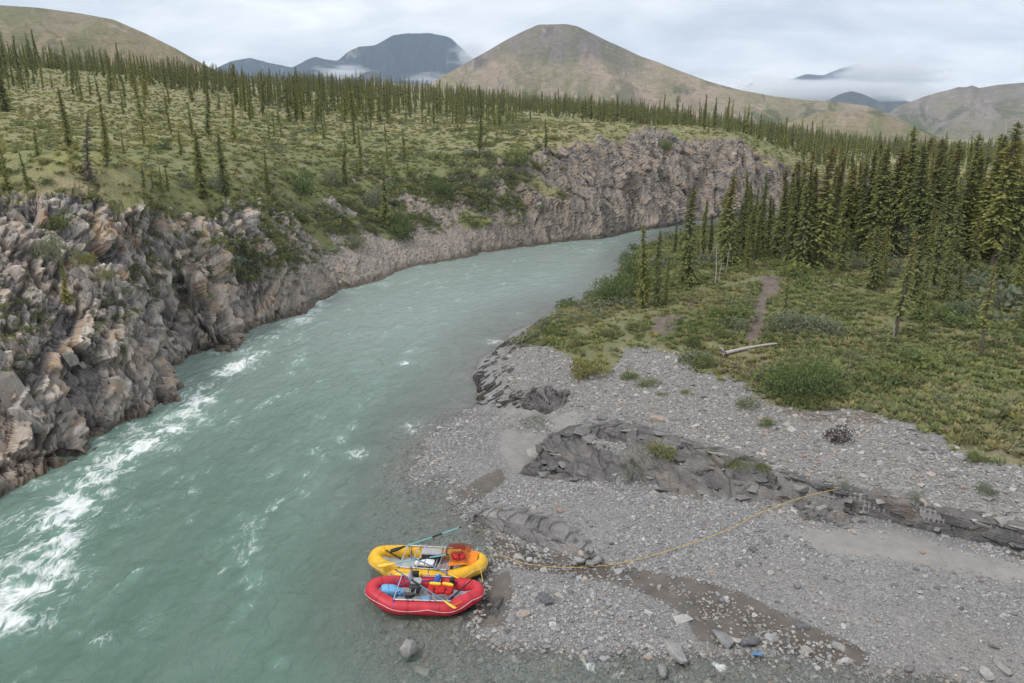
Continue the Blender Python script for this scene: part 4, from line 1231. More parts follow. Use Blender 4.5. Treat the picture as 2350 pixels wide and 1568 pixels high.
# ---- scatter by geometry nodes (only for what nobody could count)
def scatter(name, pts, rot, scl, meshes, label, cat):
    c = bpy.data.collections.new(name + '_sources')
    for i, me in enumerate(meshes):
        ob = bpy.data.objects.new('%s_source_%02d' % (name, i), me)
        c.objects.link(ob)
    me = bpy.data.meshes.new(name)
    me.vertices.add(len(pts))
    me.vertices.foreach_set('co', np.asarray(pts, np.float32).ravel())
    a = me.attributes.new('rot', 'FLOAT_VECTOR', 'POINT')
    a.data.foreach_set('vector', np.asarray(rot, np.float32).ravel())
    a = me.attributes.new('scl', 'FLOAT_VECTOR', 'POINT')
    a.data.foreach_set('vector', np.asarray(scl, np.float32).ravel())
    a = me.attributes.new('pick', 'INT', 'POINT')
    a.data.foreach_set('value', RNG.integers(0, len(meshes), len(pts)).astype(np.int32))
    ng = bpy.data.node_groups.new(name + '_scatter', 'GeometryNodeTree')
    ng.interface.new_socket('Geometry', in_out='INPUT', socket_type='NodeSocketGeometry')
    ng.interface.new_socket('Geometry', in_out='OUTPUT', socket_type='NodeSocketGeometry')
    gi, go = ng.nodes.new('NodeGroupInput'), ng.nodes.new('NodeGroupOutput')
    ci = ng.nodes.new('GeometryNodeCollectionInfo')
    ci.inputs['Collection'].default_value = c
    ci.inputs['Separate Children'].default_value = True
    ci.inputs['Reset Children'].default_value = True
    ip = ng.nodes.new('GeometryNodeInstanceOnPoints')
    ip.inputs['Pick Instance'].default_value = True

    def na(nm, typ):
        n = ng.nodes.new('GeometryNodeInputNamedAttribute')
        n.data_type = typ
        n.inputs['Name'].default_value = nm
        return n.outputs['Attribute']
    L = ng.links.new
    L(gi.outputs[0], ip.inputs['Points'])
    L(ci.outputs[0], ip.inputs['Instance'])
    L(na('pick', 'INT'), ip.inputs['Instance Index'])
    L(na('rot', 'FLOAT_VECTOR'), ip.inputs['Rotation'])
    L(na('scl', 'FLOAT_VECTOR'), ip.inputs['Scale'])
    L(ip.outputs[0], go.inputs[0])
    o = link(name, me)
    md = o.modifiers.new('scatter', 'NODES')
    md.node_group = ng
    tag(o, label, cat, kind='stuff')
    return o


def rnd_ground(n, box, accept):
    """random points on the near bank inside a picture window; accept(xy, z) gives their chance"""
    out = []
    got = 0
    x0, x1, y0, y1 = box
    x1 = x1 + 420 if x1 > 2450 else x1
    cor = np.array([gnd(a, b)[:2] for a in (x0, x1) for b in (y0, y1 + 220)])
    lo, hi = cor.min(0), cor.max(0)
    for _ in range(60):
        q = RNG.uniform(lo, hi, (n * 2, 2))
        z = h_ground(q)
        P = np.concatenate([q, z[:, None]], 1)
        px, py, d = project(P)
        ok = (px > x0) & (px < x1) & (py > y0) & (py < y1) & (d > 3)
        P = P[ok]
        P = P[RNG.uniform(size=len(P)) < accept(P[:, :2], P[:, 2])]
        out.append(P)
        got += len(P)
        if got >= n:
            break
    return np.concatenate(out)[:n]


def bar_mask(q, z, mudk=0.03):
    v = sstep(0.6, -0.6, poly_sd(q, VEG))
    md_ = np.max([sstep(-0.1, 0.3, poly_sd(q, p)) for p in MUD], 0)
    sl_ = np.max([sstep(-0.5, 0.4, poly_sd(q, p)) for p in SILT], 0)
    return v * (1 - (1 - mudk) * md_) * (1 - 0.975 * sl_)


def lower(q, z):
    d, arc, side = line_dist(q, LEDGE)
    return bar_mask(q, z) * ((side < 0) | (arc < 0.5)) * sstep(-0.45, -0.05, z)


def upper(q, z):
    d, arc, side = line_dist(q, LEDGE)
    return bar_mask(q, z) * ((side > 0) | (z > 0.9)) * sstep(0.1, 0.5, z)


def rs_rot(n, tilt=0.3):
    return np.stack([RNG.normal(0, tilt, n), RNG.normal(0, tilt, n), RNG.uniform(0, 6.28, n)], 1)


P = rnd_ground(60000, (930, 2500, 940, 1640), lower)
s = 0.026 * np.exp(RNG.normal(0, 0.5, len(P))) * (0.75 + 0.7 * sstep(-0.3, 0.5, fbm(np.concatenate([P[:, :2] * 0.35, P[:, :1] * 0], 1), 3, seed=120)))
scatter('gravel', P + np.array([0, 0, 0.012]), rs_rot(len(P)), np.repeat(s[:, None], 3, 1), PEBB, 'grey river gravel covering the low bar beside the rafts', 'gravel')
P = rnd_ground(38000, (1150, 2500, 780, 1240), upper)
s = 0.036 * np.exp(RNG.normal(0, 0.6, len(P)))
scatter('gravel', P + np.array([0, 0, 0.015]), rs_rot(len(P), 0.22), np.repeat(s[:, None], 3, 1), SLABS, 'tan flat stone chips covering the upper gravel bench', 'gravel')
# cobbles lying in the shallow creek and along the waterline
P = rnd_ground(11000, (700, 2500, 960, 1640), lambda q, z: sstep(-0.8, -0.15, z) * sstep(0.10, -0.02, z))
s = 0.06 * np.exp(RNG.normal(0, 0.45, len(P)))
scatter('gravel', P, rs_rot(len(P)), np.repeat(s[:, None], 3, 1), PEBB + SLABS, 'brown and grey cobbles lying under the shallow creek water', 'gravel')


# ---- single stones that show by themselves
def put_stone(px, py, size, label, group=None, mesh=None, sink=0.25, sc=None, name='stone', cat='stone'):
    p = on_right(px, py)
    if p[2] < 0.0:
        p = gnd(px, py, 0.0)
    me = mesh or random.choice(STONES)
    o = link(name, me)
    k = size / 2.0
    sc = sc or (random.uniform(0.85, 1.2), random.uniform(0.8, 1.1), random.uniform(0.8, 1.15))
    o.scale = (k * sc[0], k * sc[1], k * sc[2])
    o.rotation_euler = (random.gauss(0, .15), random.gauss(0, .15), random.uniform(0, 6.28))
    o.location = (p[0], p[1], p[2] + k * sc[2] * 0.5 * (1 - 2 * sink))
    tag(o, label, cat, group)
    return o


put_stone(937, 1497, 0.75, 'pale boulder standing alone in the shallow water off the bar', mesh=STONES[6], sc=(.85, .9, 1.35), sink=.3, name='boulder', cat='boulder')
put_stone(1250, 1380, 0.62, 'rounded grey boulder on the gravel beside the red raft', mesh=STONES[2], sc=(1.25, 1, 1.0), name='boulder', cat='boulder')
put_stone(1200, 1412, 0.48, 'pinkish white broken stone beside the black wet rock', name='boulder', cat='boulder')
put_stone(1510, 965, 0.75, 'smooth tan boulder behind the bedrock knob on the upper bench', mesh=STONES[2], sc=(1.2, .9, .8), name='boulder', cat='boulder')
put_stone(1843, 1440, 0.42, 'white angular stone lying alone on the wet mud', sc=(1.2, .8, .8))
put_stone(1550, 1500, 0.95, 'black banded rock at the edge of the creek', mesh=STONES[0], sc=(1.5, .7, .6), name='boulder', cat='boulder')
put_stone(1660, 1470, 0.75, 'dark creek boulder next to a grey one', mesh=STONES[4], sc=(1.4, .8, .8), name='boulder', cat='boulder')
put_stone(1722, 1478, 0.62, 'grey streaked creek boulder next to a dark one', mesh=STONES[2], sc=(1.3, .9, .9), name='boulder', cat='boulder')
put_stone(1568, 1425, 0.62, 'flat whitish slab sunk in the gravel beside the mud channel', mesh=STONES[3], sc=(1.4, .9, .5), name='boulder', cat='boulder')
put_stone(2262, 1552, 0.6, 'rounded boulder where the gravel meets the creek', mesh=STONES[2], name='boulder', cat='boulder')
put_stone(2300, 1535, 0.5, 'pale flat boulder above the creek edge', mesh=STONES[5], sc=(1.4, .8, .6), name='boulder', cat='boulder')
put_stone(1925, 1487, 0.5, 'broken white stone with chips round it at the creek', mesh=STONES[7], name='boulder', cat='boulder')
put_stone(1520, 1545, 0.5, 'rust brown boulder standing in the creek riffle', mesh=STONES[5], name='boulder', cat='boulder')
put_stone(1700, 1503, 0.28, 'small rust stone between the creek boulders', mesh=STONES[1])
# cairn
cp = on_right(1350, 1292)
cairn = empty('stone_cairn', cp)
for i, (dx, dy, dz, k) in enumerate([(-.3, 0, .1, .30), (.02, -.16, .1, .33), (.3, -.02, .12, .30), (.1, .22, .1, .28), (-.14, .2, .12, .26), (-.05, 0, .28, .28), (.2, .03, .32, .24), (-.22, .05, .3, .22), (.02, .02, .46, .2), (-.08, -.05, .52, .15), (-.5, -.1, .05, .2), (-.42, .16, .06, .17)]):
    so = link('stone', random.choice(STONES), cairn)
    so.location = (dx * 1.1, dy * 1.2, dz * 1.25)
    so.scale = (k * .92, k * .8, k * .8)
    so.rotation_euler = (random.gauss(0, .4), random.gauss(0, .4), random.uniform(0, 6))
tag(cairn, 'heap of white stones piled on the mud under the yellow line', 'cairn')
PLACES = [((1150, 1400), 'on the gravel beside the red raft'), ((1350, 1300), 'around the white stone heap'), ((1700, 1400), 'along the wet mud channel'), ((1400, 1470), 'on the gravel between mud channel and creek'), ((2200, 1520), 'on the gravel above the creek'),
          ((1900, 1500), 'at the creek end of the mud channel'), ((1450, 1200), 'on the gravel under the bedrock outcrop'), ((1900, 1290), 'by the pale silt'), ((2250, 1400), 'out on the open low gravel'), ((1650, 1280), 'on the gravel under the yellow rope'),
          ((1250, 930), 'above the brown silt pool'), ((1500, 930), 'behind the bedrock knob'), ((1750, 980), 'on the bench below the round bush'), ((1950, 1060), 'on the bench behind the yellow rope end'), ((2200, 1130), 'on the bench above the dark ledge'),
          ((1600, 880), 'on the stony slope below the white log'), ((2150, 1040), 'on the bench below the olive shrubs')]
PL_XY = np.array([on_right(*a)[:2] for a, b in PLACES])


def place_words(p):
    return PLACES[int(np.argmin(np.hypot(PL_XY[:, 0] - p[0], PL_XY[:, 1] - p[1])))][1]


SHAPE_W = ['angular', 'rounded', 'blocky', 'flat', 'angular', 'rounded', 'blocky', 'flat']


def stone_words(i, k):
    return ('large ' if k > .30 else 'small ' if k < .2 else 'medium ') + SHAPE_W[i] + ' loose stone '


P = rnd_ground(130, (1110, 2340, 1170, 1560), lambda q, z: lower(q, z) * 0.9 + 0.05 * (z > 0))
for p in P:
    k = 0.19 * math.exp(random.gauss(0, .32))
    i = random.randrange(8)
    o = link('stone', STONES[i])
    o.location = (p[0], p[1], p[2] + 0.12 * k)
    o.scale = (k * .55, k * .5, k * .5)
    o.rotation_euler = (random.gauss(0, .25), random.gauss(0, .25), random.uniform(0, 6.28))
    tag(o, stone_words(i, k) + place_words(p), 'stone', 'loose stones of the gravel bar')
P = rnd_ground(110, (1320, 2340, 850, 1190), upper)
for p in P:
    k = 0.26 * math.exp(random.gauss(0, .32))
    i = random.randrange(8)
    o = link('stone', STONES[i])
    o.location = (p[0], p[1], p[2] + 0.1 * k)
    o.scale = (k * .6, k * .5, k * .4)
    o.rotation_euler = (random.gauss(0, .2), random.gauss(0, .2), random.uniform(0, 6.28))
    tag(o, stone_words(i, k) + place_words(p), 'stone', 'loose stones of the gravel bar')
# ================================================================== VEGETATION
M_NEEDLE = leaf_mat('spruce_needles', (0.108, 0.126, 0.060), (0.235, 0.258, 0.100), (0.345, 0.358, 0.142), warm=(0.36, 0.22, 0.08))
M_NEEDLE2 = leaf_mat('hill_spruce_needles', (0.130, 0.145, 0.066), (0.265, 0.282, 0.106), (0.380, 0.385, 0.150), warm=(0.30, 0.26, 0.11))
M_BARK = flat_mat('spruce_bark', (0.125, 0.105, 0.090), 0.95, 0.1, 0.2, 12)
M_PALE = flat_mat('dead_wood', (0.42, 0.39, 0.36), 0.9, 0.1, 0.15, 8)
M_GREYW = flat_mat('grey_dead_wood', (0.20, 0.185, 0.175), 0.95, 0.1, 0.2, 8)
M_WILLOW = leaf_mat('willow_leaves', (0.120, 0.142, 0.088), (0.235, 0.262, 0.168), (0.340, 0.365, 0.250))
M_GREEN = leaf_mat('green_leaves', (0.085, 0.115, 0.046), (0.185, 0.228, 0.090), (0.280, 0.320, 0.135))
M_OLIVE = leaf_mat('olive_leaves', (0.140, 0.150, 0.066), (0.245, 0.252, 0.110), (0.340, 0.330, 0.160))
M_REDB = leaf_mat('reddish_twigs', (0.07, 0.05, 0.045), (0.13, 0.095, 0.085), (0.19, 0.15, 0.13))
M_GRASS = leaf_mat('grass_blades', (0.165, 0.180, 0.075), (0.260, 0.268, 0.115), (0.370, 0.350, 0.180), wf=0.35)
M_MOSS = leaf_mat('bright_moss', (0.06, 0.085, 0.018), (0.135, 0.175, 0.035), (0.22, 0.245, 0.06))


def tube_np(path, rad, n=6):
    path = np.asarray(path, float)
    m = len(path)
    T = np.gradient(path, axis=0)
    T /= np.linalg.norm(T, axis=1, keepdims=True) + 1e-9
    up = np.array([0.0, 0, 1]) if abs(T[:, 2]).mean() < 0.8 else np.array([1.0, 0, 0])
    A = np.cross(T, up)
    A /= np.linalg.norm(A, axis=1, keepdims=True) + 1e-9
    Bn = np.cross(T, A)
    th = np.linspace(0, 2 * math.pi, n, endpoint=False)
    rad = np.broadcast_to(np.asarray(rad, float), (m,))
    V = path[:, None] + rad[:, None, None] * (np.cos(th)[None, :, None] * A[:, None] + np.sin(th)[None, :, None] * Bn[:, None])
    return V.reshape(-1, 3), grid_faces(m, n, True)


def join_np(parts):
    V, F, off = [], [], 0
    for v, f in parts:
        V.append(v)
        F.append(np.asarray(f) + off)
        off += len(v)
    return np.concatenate(V), np.concatenate(F)


def quads_np(c, d, w, l):
    """rhombus leaves: centre of base, direction, side vector, length"""
    a = c
    b = c + d * (l * 0.5)[:, None] + w * (l * 0.26)[:, None]
    e = c + d * l[:, None]
    f = c + d * (l * 0.5)[:, None] - w * (l * 0.26)[:, None]
    V = np.stack([a, b, e, f], 1).reshape(-1, 3)
    return V, np.arange(len(V)).reshape(-1, 4)


def unit(v):
    return v / (np.linalg.norm(v, axis=-1, keepdims=True) + 1e-9)


def spruce(seed, width=0.13, whorls=44, per=7, twigs=7, bare=0.06, size=0.042, lean=0.0, club=0.0, mat=None, patch=0.25):
    """height 1; returns trunk mesh and crown mesh"""
    r = np.random.default_rng(seed)
    zt = np.linspace(0, 1, 9)
    bend = np.stack([lean * zt ** 1.5 + 0.006 * np.sin(zt * 7 + seed), 0.006 * np.cos(zt * 5 + seed), zt], 1)
    tv, tf = tube_np(bend, 0.0125 * (1 - zt) ** 0.8 + 0.0018)
    t = bare + (0.985 - bare) * (np.arange(whorls * per) + r.uniform(0, 1, whorls * per)) / (whorls * per)
    az = r.uniform(0, 2 * math.pi, len(t))
    lump = 0.80 + 0.16 * np.sin(t * 13 + seed) * np.cos(az + t * 9 + seed) + 1.3 * patch * (r.uniform(size=len(t)) - 0.5)
    L = width * ((1 - t) ** 0.72 * lump * sstep(bare - 0.08, bare + 0.16, t) + 0.010)
    L += club * np.exp(-((t - 0.93) / 0.045) ** 2)
    L *= r.uniform(0.5, 1.2, len(t))
    up = 0.30 * sstep(0.6, 1.0, t) - 0.30 * (1 - t)
    d = unit(np.stack([np.cos(az), np.sin(az), up], 1))
    base = np.stack([np.interp(t, zt, bend[:, k]) for k in range(3)], 1)
    f = np.tile((np.arange(twigs) + 0.5) / twigs, len(t)) * 0.95 + 0.05
    f = np.clip(f + r.uniform(-0.06, 0.06, len(f)), 0.05, 1.0)
    rep = lambda a: np.repeat(a, twigs, axis=0)
    side = np.stack([-np.sin(rep(az)), np.cos(rep(az)), np.zeros(len(f))], 1)
    sgn = np.where(np.arange(len(f)) % 2 == 0, 1.0, -1.0)
    c = rep(base) + rep(d) * (rep(L) * f)[:, None]
    c[:, 2] -= 0.35 * rep(L) * f * f * (1 - rep(t)) - 0.10 * rep(L) * f ** 3
    td = unit(rep(d) * 0.75 + side * (sgn * r.uniform(0.3, 1.0, len(f)))[:, None] * 0.8 + np.array([0, 0, -1.0]) * r.uniform(-0.05, 0.7, len(f))[:, None])
    w = unit(np.cross(td, unit(r.normal(size=(len(f), 3)) + np.array([0, 0, 1.6]))))
    ln = size * r.uniform(0.6, 1.25, len(f)) * (0.55 + 0.45 * (1 - rep(t))) * np.minimum(1.0, 0.45 + rep(L) / (0.5 * width))
    V, F = quads_np(c - td * (ln * 0.25)[:, None], td, w, ln)
    x4 = lambda a: np.repeat(a, 4)
    vary = np.clip(r.normal(0.3, 0.28, len(f)), 0, 1)
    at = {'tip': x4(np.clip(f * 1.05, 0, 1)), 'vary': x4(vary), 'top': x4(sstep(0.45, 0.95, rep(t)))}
    return (tv, tf), (V, F, at)


def spruce_meshes(name, seed, mat, **kw):
    (tv, tf), (V, F, at) = spruce(seed, **kw)
    tm = mesh_np(name + '_trunk', tv, tf, M_BARK)
    cm = mesh_np(name + '_crown', V, F, mat, smooth=False, attrs=at)
    return tm, cm


def spruce_single(name, seed, mat, **kw):
    (tv, tf), (V, F, at) = spruce(seed, **kw)
    n = len(tv)
    pad = {k: np.concatenate([np.full(n, 0.4), v]) for k, v in at.items()}
    return mesh_np(name, np.concatenate([tv, V]), np.concatenate([tf, F + n]), None, smooth=False, attrs=pad, mats=[M_BARK, mat], midx=np.concatenate([np.zeros(len(tf)), np.ones(len(F))]))


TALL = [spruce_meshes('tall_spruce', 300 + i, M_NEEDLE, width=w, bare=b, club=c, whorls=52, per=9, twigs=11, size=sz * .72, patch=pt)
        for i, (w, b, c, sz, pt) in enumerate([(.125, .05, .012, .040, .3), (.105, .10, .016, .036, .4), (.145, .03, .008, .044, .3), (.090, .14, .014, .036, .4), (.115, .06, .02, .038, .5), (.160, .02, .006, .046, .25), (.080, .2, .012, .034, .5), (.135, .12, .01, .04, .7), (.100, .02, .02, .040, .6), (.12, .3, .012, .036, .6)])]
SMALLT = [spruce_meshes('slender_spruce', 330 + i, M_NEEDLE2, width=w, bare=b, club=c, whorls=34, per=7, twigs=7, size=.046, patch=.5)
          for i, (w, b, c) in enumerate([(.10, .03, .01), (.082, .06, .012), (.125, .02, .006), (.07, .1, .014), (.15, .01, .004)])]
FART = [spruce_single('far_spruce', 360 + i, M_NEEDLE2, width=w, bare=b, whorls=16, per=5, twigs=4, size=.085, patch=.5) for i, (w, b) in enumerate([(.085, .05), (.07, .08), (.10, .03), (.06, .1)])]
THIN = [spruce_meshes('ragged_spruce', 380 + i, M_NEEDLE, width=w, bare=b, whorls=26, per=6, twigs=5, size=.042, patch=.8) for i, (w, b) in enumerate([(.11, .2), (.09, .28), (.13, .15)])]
DEADM = spruce_meshes('dead_spruce', 395, leaf_mat('grey_twigs', (0.10, 0.095, 0.09), (0.16, 0.15, 0.145), (0.22, 0.21, 0.2)), width=.13, bare=.02, whorls=26, per=7, twigs=6, size=.045, lean=0.10, patch=.7)


def put_tree(p, h, pair, label, group=None, wide=1.0, name='spruce_tree', tilt=0.03):
    e = empty(name, p, (random.gauss(0, tilt), random.gauss(0, tilt), random.uniform(0, 6.28)), (h * wide, h * wide, h))
    link('trunk', pair[0], e)
    link('crown', pair[1], e)
    tag(e, label, 'tree', group)
    return e


def tree_at(fn, px, py, top, pair, label, group=None, wide=1.0, **kw):
    p = fn(px, py)
    d = project(p)[2]
    h = (py - top) / FPX * d / (CP * 1.0)
    p = np.array(p) - np.array([0, 0, 0.12])
    return put_tree(p, h, pair, label, group, wide, **kw)


# ---- trees one can name, near bank
tree_at(on_right, 1475, 708, 520, TALL[0], 'olive spruce with reddish cones, tallest of three at the river point', wide=1.1)
tree_at(on_right, 1506, 704, 530, TALL[2], 'dark green spruce in the middle of three at the river point', wide=.95)
tree_at(on_right, 1528, 702, 582, TALL[1], 'short narrow spruce, smallest of three at the river point')
tree_at(on_right, 1574, 662, 430, TALL[5], 'broad yellow-green spruce skirted to the ground beside the pale dead stems', wide=1.05)
tree_at(on_right, 2054, 775, 525, THIN[0], 'ragged spruce with russet top standing in the open grass', wide=1.2)
tree_at(on_right, 2118, 770, 668, SMALLT[4], 'little yellowish spruce with a bare leaning foot in the grass')
tree_at(on_right, 2250, 815, 602, THIN[1], 'thin brownish spruce with a pale bare lower trunk', wide=1.2)
tree_at(on_right, 1797, 742, 612, THIN[2], 'wispy spruce with a bare grey stem beside the footpath', wide=1.3)
tree_at(on_right, 2140, 668, 455, TALL[1], 'slim spruce pair partner rising above the open grass', wide=1.2)
tree_at(on_right, 2345, 622, 510, TALL[5], 'dark wide young spruce at the rim of the shrub hollow', wide=1.4)
FOREST = [(1548, 585, 515), (1560, 580, 520), (1612, 596, 462), (1600, 600, 545), (1628, 592, 495), (1650, 605, 450), (1668, 612, 408), (1690, 596, 470), (1702, 598, 440), (1722, 590, 470), (1742, 592, 440), (1762, 590, 452),
          (1778, 596, 425), (1800, 604, 398), (1818, 606, 415), (1838, 616, 365), (1856, 612, 400), (1872, 616, 352), (1892, 610, 368), (1905, 590, 400), (1928, 580, 390), (1950, 578, 405), (1968, 585, 385), (1992, 588, 345),
          (2010, 580, 372), (2035, 590, 350), (2055, 590, 355), (2078, 600, 308), (2098, 600, 345), (2120, 602, 350), (2142, 596, 332), (2165, 610, 352), (2196, 600, 322), (2215, 590, 352), (2238, 600, 325), (2260, 596, 340),
          (2275, 610, 300), (2296, 590, 330), (2312, 612, 290), (2335, 596, 332), (2030, 640, 520), (2180, 640, 470), (2100, 690, 540), (2110, 730, 600), (2340, 760, 640), (1985, 620, 520), (1735, 600, 500), (2230, 640, 500), (2000, 665, 520), (2075, 705, 565), (2165, 690, 545), (2015, 650, 540), (2290, 660, 520), (2330, 700, 560), (2195, 700, 600), (2125, 650, 480), (1930, 625, 500), (1715, 622, 520)]
T_WORD = ['full-crowned', 'narrow-crowned', 'broad-skirted', 'slim high-crowned', 'club-topped', 'very wide bushy', 'spindly', 'gappy', 'columnar', 'bare-legged']
F_PL = [((1620, 600), 'at the river end of the dense forest'), ((1760, 592), 'behind the footpath head'), ((1870, 612), 'in the tall front clump of the dense forest'), ((2000, 580), 'around the dark leafy thicket'), ((2120, 600), 'in the middle of the dense forest'),
        ((2300, 600), 'along the pale willow clearing'), ((1800, 540), 'deep in the forest towards the river bend'), ((2050, 535), 'deep in the middle of the forest'), ((2300, 530), 'deep in the forest behind the clearing')]
F_XY = np.array([on_right(*a)[:2] for a, b in F_PL])


def f_lab(p, i):
    return T_WORD[i] + ' spruce ' + F_PL[int(np.argmin(np.hypot(F_XY[:, 0] - p[0], F_XY[:, 1] - p[1])))][1]


n_ind = 0
for fx, fy, ft in FOREST:
    k = random.randrange(10)
    tree_at(on_right, fx, fy, ft, TALL[k], f_lab(on_right(fx, fy), k), 'spruces of the dense forest on the near bank', random.uniform(1.1, 1.65))
    n_ind += 1
FZ = polyR([(1690, 560), (1790, 580), (1900, 590), (2000, 575), (2120, 590), (2400, 590), (2700, 600), (2700, 500), (2300, 497), (1900, 503), (1720, 520)])
pts = rnd_ground(140, (1680, 2600, 495, 625), lambda q, z: (poly_sd(q, FZ) > 0) * (z > 0.6) * 1.0)
for p in pts:
    px, py, d = project(p)
    h = random.uniform(5.5, 12.8) * (0.8 if px < 1900 else 1.0)
    k = random.randrange(10)
    h = min(h, (CAM_H - p[2]) + random.uniform(-3.5, 0.6) - (1.6 if px < 1950 else 0))
    put_tree(p - np.array([0, 0, .1]), max(h, 4), TALL[k], f_lab(p, k), 'spruces of the dense forest on the near bank', random.uniform(1.05, 1.75), tilt=.045)
    n_ind += 1

# ---- trees of the far hillside
NAMED_L = [(160, 332, 203, TALL[0], 'tall dark spruce standing alone on the dry meadow', 1.25), (253, 378, 240, TALL[3], 'slim dark spruce below the dry meadow', 1.3),
           (16, 252, 150, TALL[5], 'wide bushy dark spruce at the upper meadow rim', 1.5), (470, 452, 303, TALL[4], 'black bushy double-crowned spruce on the cliff brink', 1.6),
           (521, 442, 308, TALL[2], 'dense olive spruce beside the black bushy one on the cliff brink', 1.2), (338, 432, 372, SMALLT[0], 'first of four small spruces in a row on the brink', 1.2),
           (357, 434, 382, SMALLT[1], 'thin second of four small spruces in a row on the brink', 1.2), (376, 434, 375, SMALLT[2], 'third of four small spruces in a row on the brink', 1),
           (392, 436, 382, SMALLT[3], 'last of four small spruces in a row on the brink', 1.3), (88, 348, 285, SMALLT[4], 'small broad spruce by itself low on the meadow', 1.1),
           (20, 428, 335, SMALLT[2], 'olive spruce near the cliff edge beside a thinner one', 1.2), (65, 430, 345, SMALLT[1], 'thin spruce near the cliff edge beside an olive one', 1.2),
           (5, 395, 300, SMALLT[4], 'broad spruce half way up the meadow edge', 1.2), (335, 330, 270, SMALLT[0], 'young spruce over a shrub on the meadow', 1.1), (288, 345, 300, SMALLT[4], 'tiny bluish spruce alone on the dry meadow', 1.1),
           (887, 510, 375, SMALLT[2], 'spruce rooted low on the shrubby scree slope', 1.1), (795, 420, 345, TALL[2], 'broad spruce at the top of the shrubby slope', 1.3), (620, 440, 345, TALL[0], 'spruce among willows above the scree', 1.1),
           (1252, 335, 270, SMALLT[1], 'lone thin spruce on the grassy cliff shoulder', 1.2), (1095, 350, 255, TALL[3], 'dark spruce clump at the brow above the bare scree', 1.3), (415, 350, 290, SMALLT[2], 'olive spruce with a shrub skirt on the meadow', 1.3),
           (155, 690, 590, SMALLT[2], 'yellow-green spruce growing out of the cliff gully', 1.3), (1110, 270, 195, TALL[1], 'tall narrow spruce standing clear of the terrace forest', 1.2), (895, 245, 188, TALL[0], 'tall dark spruce standing clear of the belt on the crest', 1.2)]
for nx, ny, nt, pr, lb, wd_ in NAMED_L:
    tree_at(on_left, nx, ny, nt, pr, lb, None, wd_)
p = on_left(208, 412)
e = put_tree(p - np.array([0, 0, .1]), 147 / FPX * project(p)[2] / CP, DEADM, 'grey dead spruce leaning on the meadow edge', name='dead_tree', wide=1.2, tilt=0.0)
e.rotation_euler = (0.02, 0.02, 0.3)

def jitter(i):
    """random place inside the ground face next to a vertex, so nothing lines up"""
    i = np.asarray(i)
    r, c = np.minimum(i // NA, NB - 2), np.minimum(i % NA, NA - 2)
    a, b = RNG.uniform(size=(len(i), 1)), RNG.uniform(size=(len(i), 1))
    k = r * NA + c
    return (1 - a) * ((1 - b) * PLd[k] + b * PLd[k + 1]) + a * ((1 - b) * PLd[k + NA] + b * PLd[k + NA + 1])


# random ones: chance by where they stand on the hillside
px, py, dd = L_PX, L_PY, L_D
belt = np.interp(px, [-400, 0, 150, 300, 450, 600, 700, 800, 900, 1000, 1100, 1230, 1400, 1500, 1700, 1900, 2100, 2600], [195, 198, 208, 225, 250, 285, 300, 300, 285, 272, 268, 268, 283, 292, 325, 440, 470, 470])
low = np.interp(px, [-400, 0, 200, 420, 520, 640, 800, 1000, 1130, 1200, 1300, 3000], [200, 208, 240, 320, 410, 450, 440, 390, 340, 275, 265, 200])
dens = np.where(py < belt, 1.0, np.where(py < low, 0.42, np.where((px > 520) & (px < 1180), 0.05, 0.006)))
clump = sstep(-0.25, 0.35, fbm(PLd * np.array([.04, .04, 0]) + 7, 3, seed=131))
dens = dens * (0.10 + 0.90 * clump ** 1.5) * (L_ROCK < 0.35) * (L_R > 6) * (dd > 40) * (dd < 620)
dens *= np.where((px > -150) & (px < 2450), 1, 0.4)
# open bright lawns on the terrace
for (lx, ly, rx, ry) in [(950, 272, 60, 14), (1330, 292, 130, 9), (1560, 305, 120, 9), (1650, 318, 100, 10)]:
    dens *= 1 - 0.9 * np.exp(-(((px - lx) / rx) ** 2 + ((py - ly) / ry) ** 2))
dens *= np.where(px > 1300, np.interp(dd, [165, 200, 560, 620], [.15, 1.0, 1.0, .2]), np.interp(dd, [100, 430, 520], [1, 1, .1]))
w = dens * L_AREA
den_per_m2 = 1 / 5.5
NT = int(min(10000, (w.sum() * den_per_m2)))
idx = RNG.choice(len(w), NT, replace=False, p=w / w.sum())
TP = jitter(idx)
TH = RNG.uniform(4.2, 8.2, NT) * np.where(py[idx] < belt[idx], 1.0, 0.68) * np.exp(RNG.normal(0, .15, NT))
ap = TH / dd[idx] * ((px[idx] > -60) & (px[idx] < 2410))
order = np.argsort(-ap)
n_single = max(0, 305 - n_ind - len(NAMED_L) - 12)
S_WORD = ['slender', 'thin', 'stout', 'wispy', 'squat broad']


def h_lab(k, i):
    a, b = px[k], py[k]
    w = ('in the belt under the olive hill' if a < 480 else 'in the belt on the terrace crest') if b < belt[k] else ('on the dry meadow above the cliff' if a < 480 else 'on the shrubby slope above the scree' if a < 1180 else 'on the cliff-top terrace')
    return S_WORD[i] + ' spruce ' + w



for k in order[:n_single]:
    i = random.randrange(5)
    put_tree(TP[k] - np.array([0, 0, .1]), TH[k], SMALLT[i], h_lab(idx[k], i), 'slender spruces of the hillside', random.uniform(.8, 1.3), tilt=.05)
rest = order[n_single:]
scatter('forest', TP[rest] - np.array([0, 0, .1]), np.stack([RNG.normal(0, .04, len(rest)), RNG.normal(0, .04, len(rest)), RNG.uniform(0, 6.28, len(rest))], 1),
        np.stack([TH[rest] * RNG.uniform(.85, 1.3, len(rest))] * 2 + [TH[rest]], 1), FART, 'far spruce forest thinning along the terrace and hillside', 'forest')


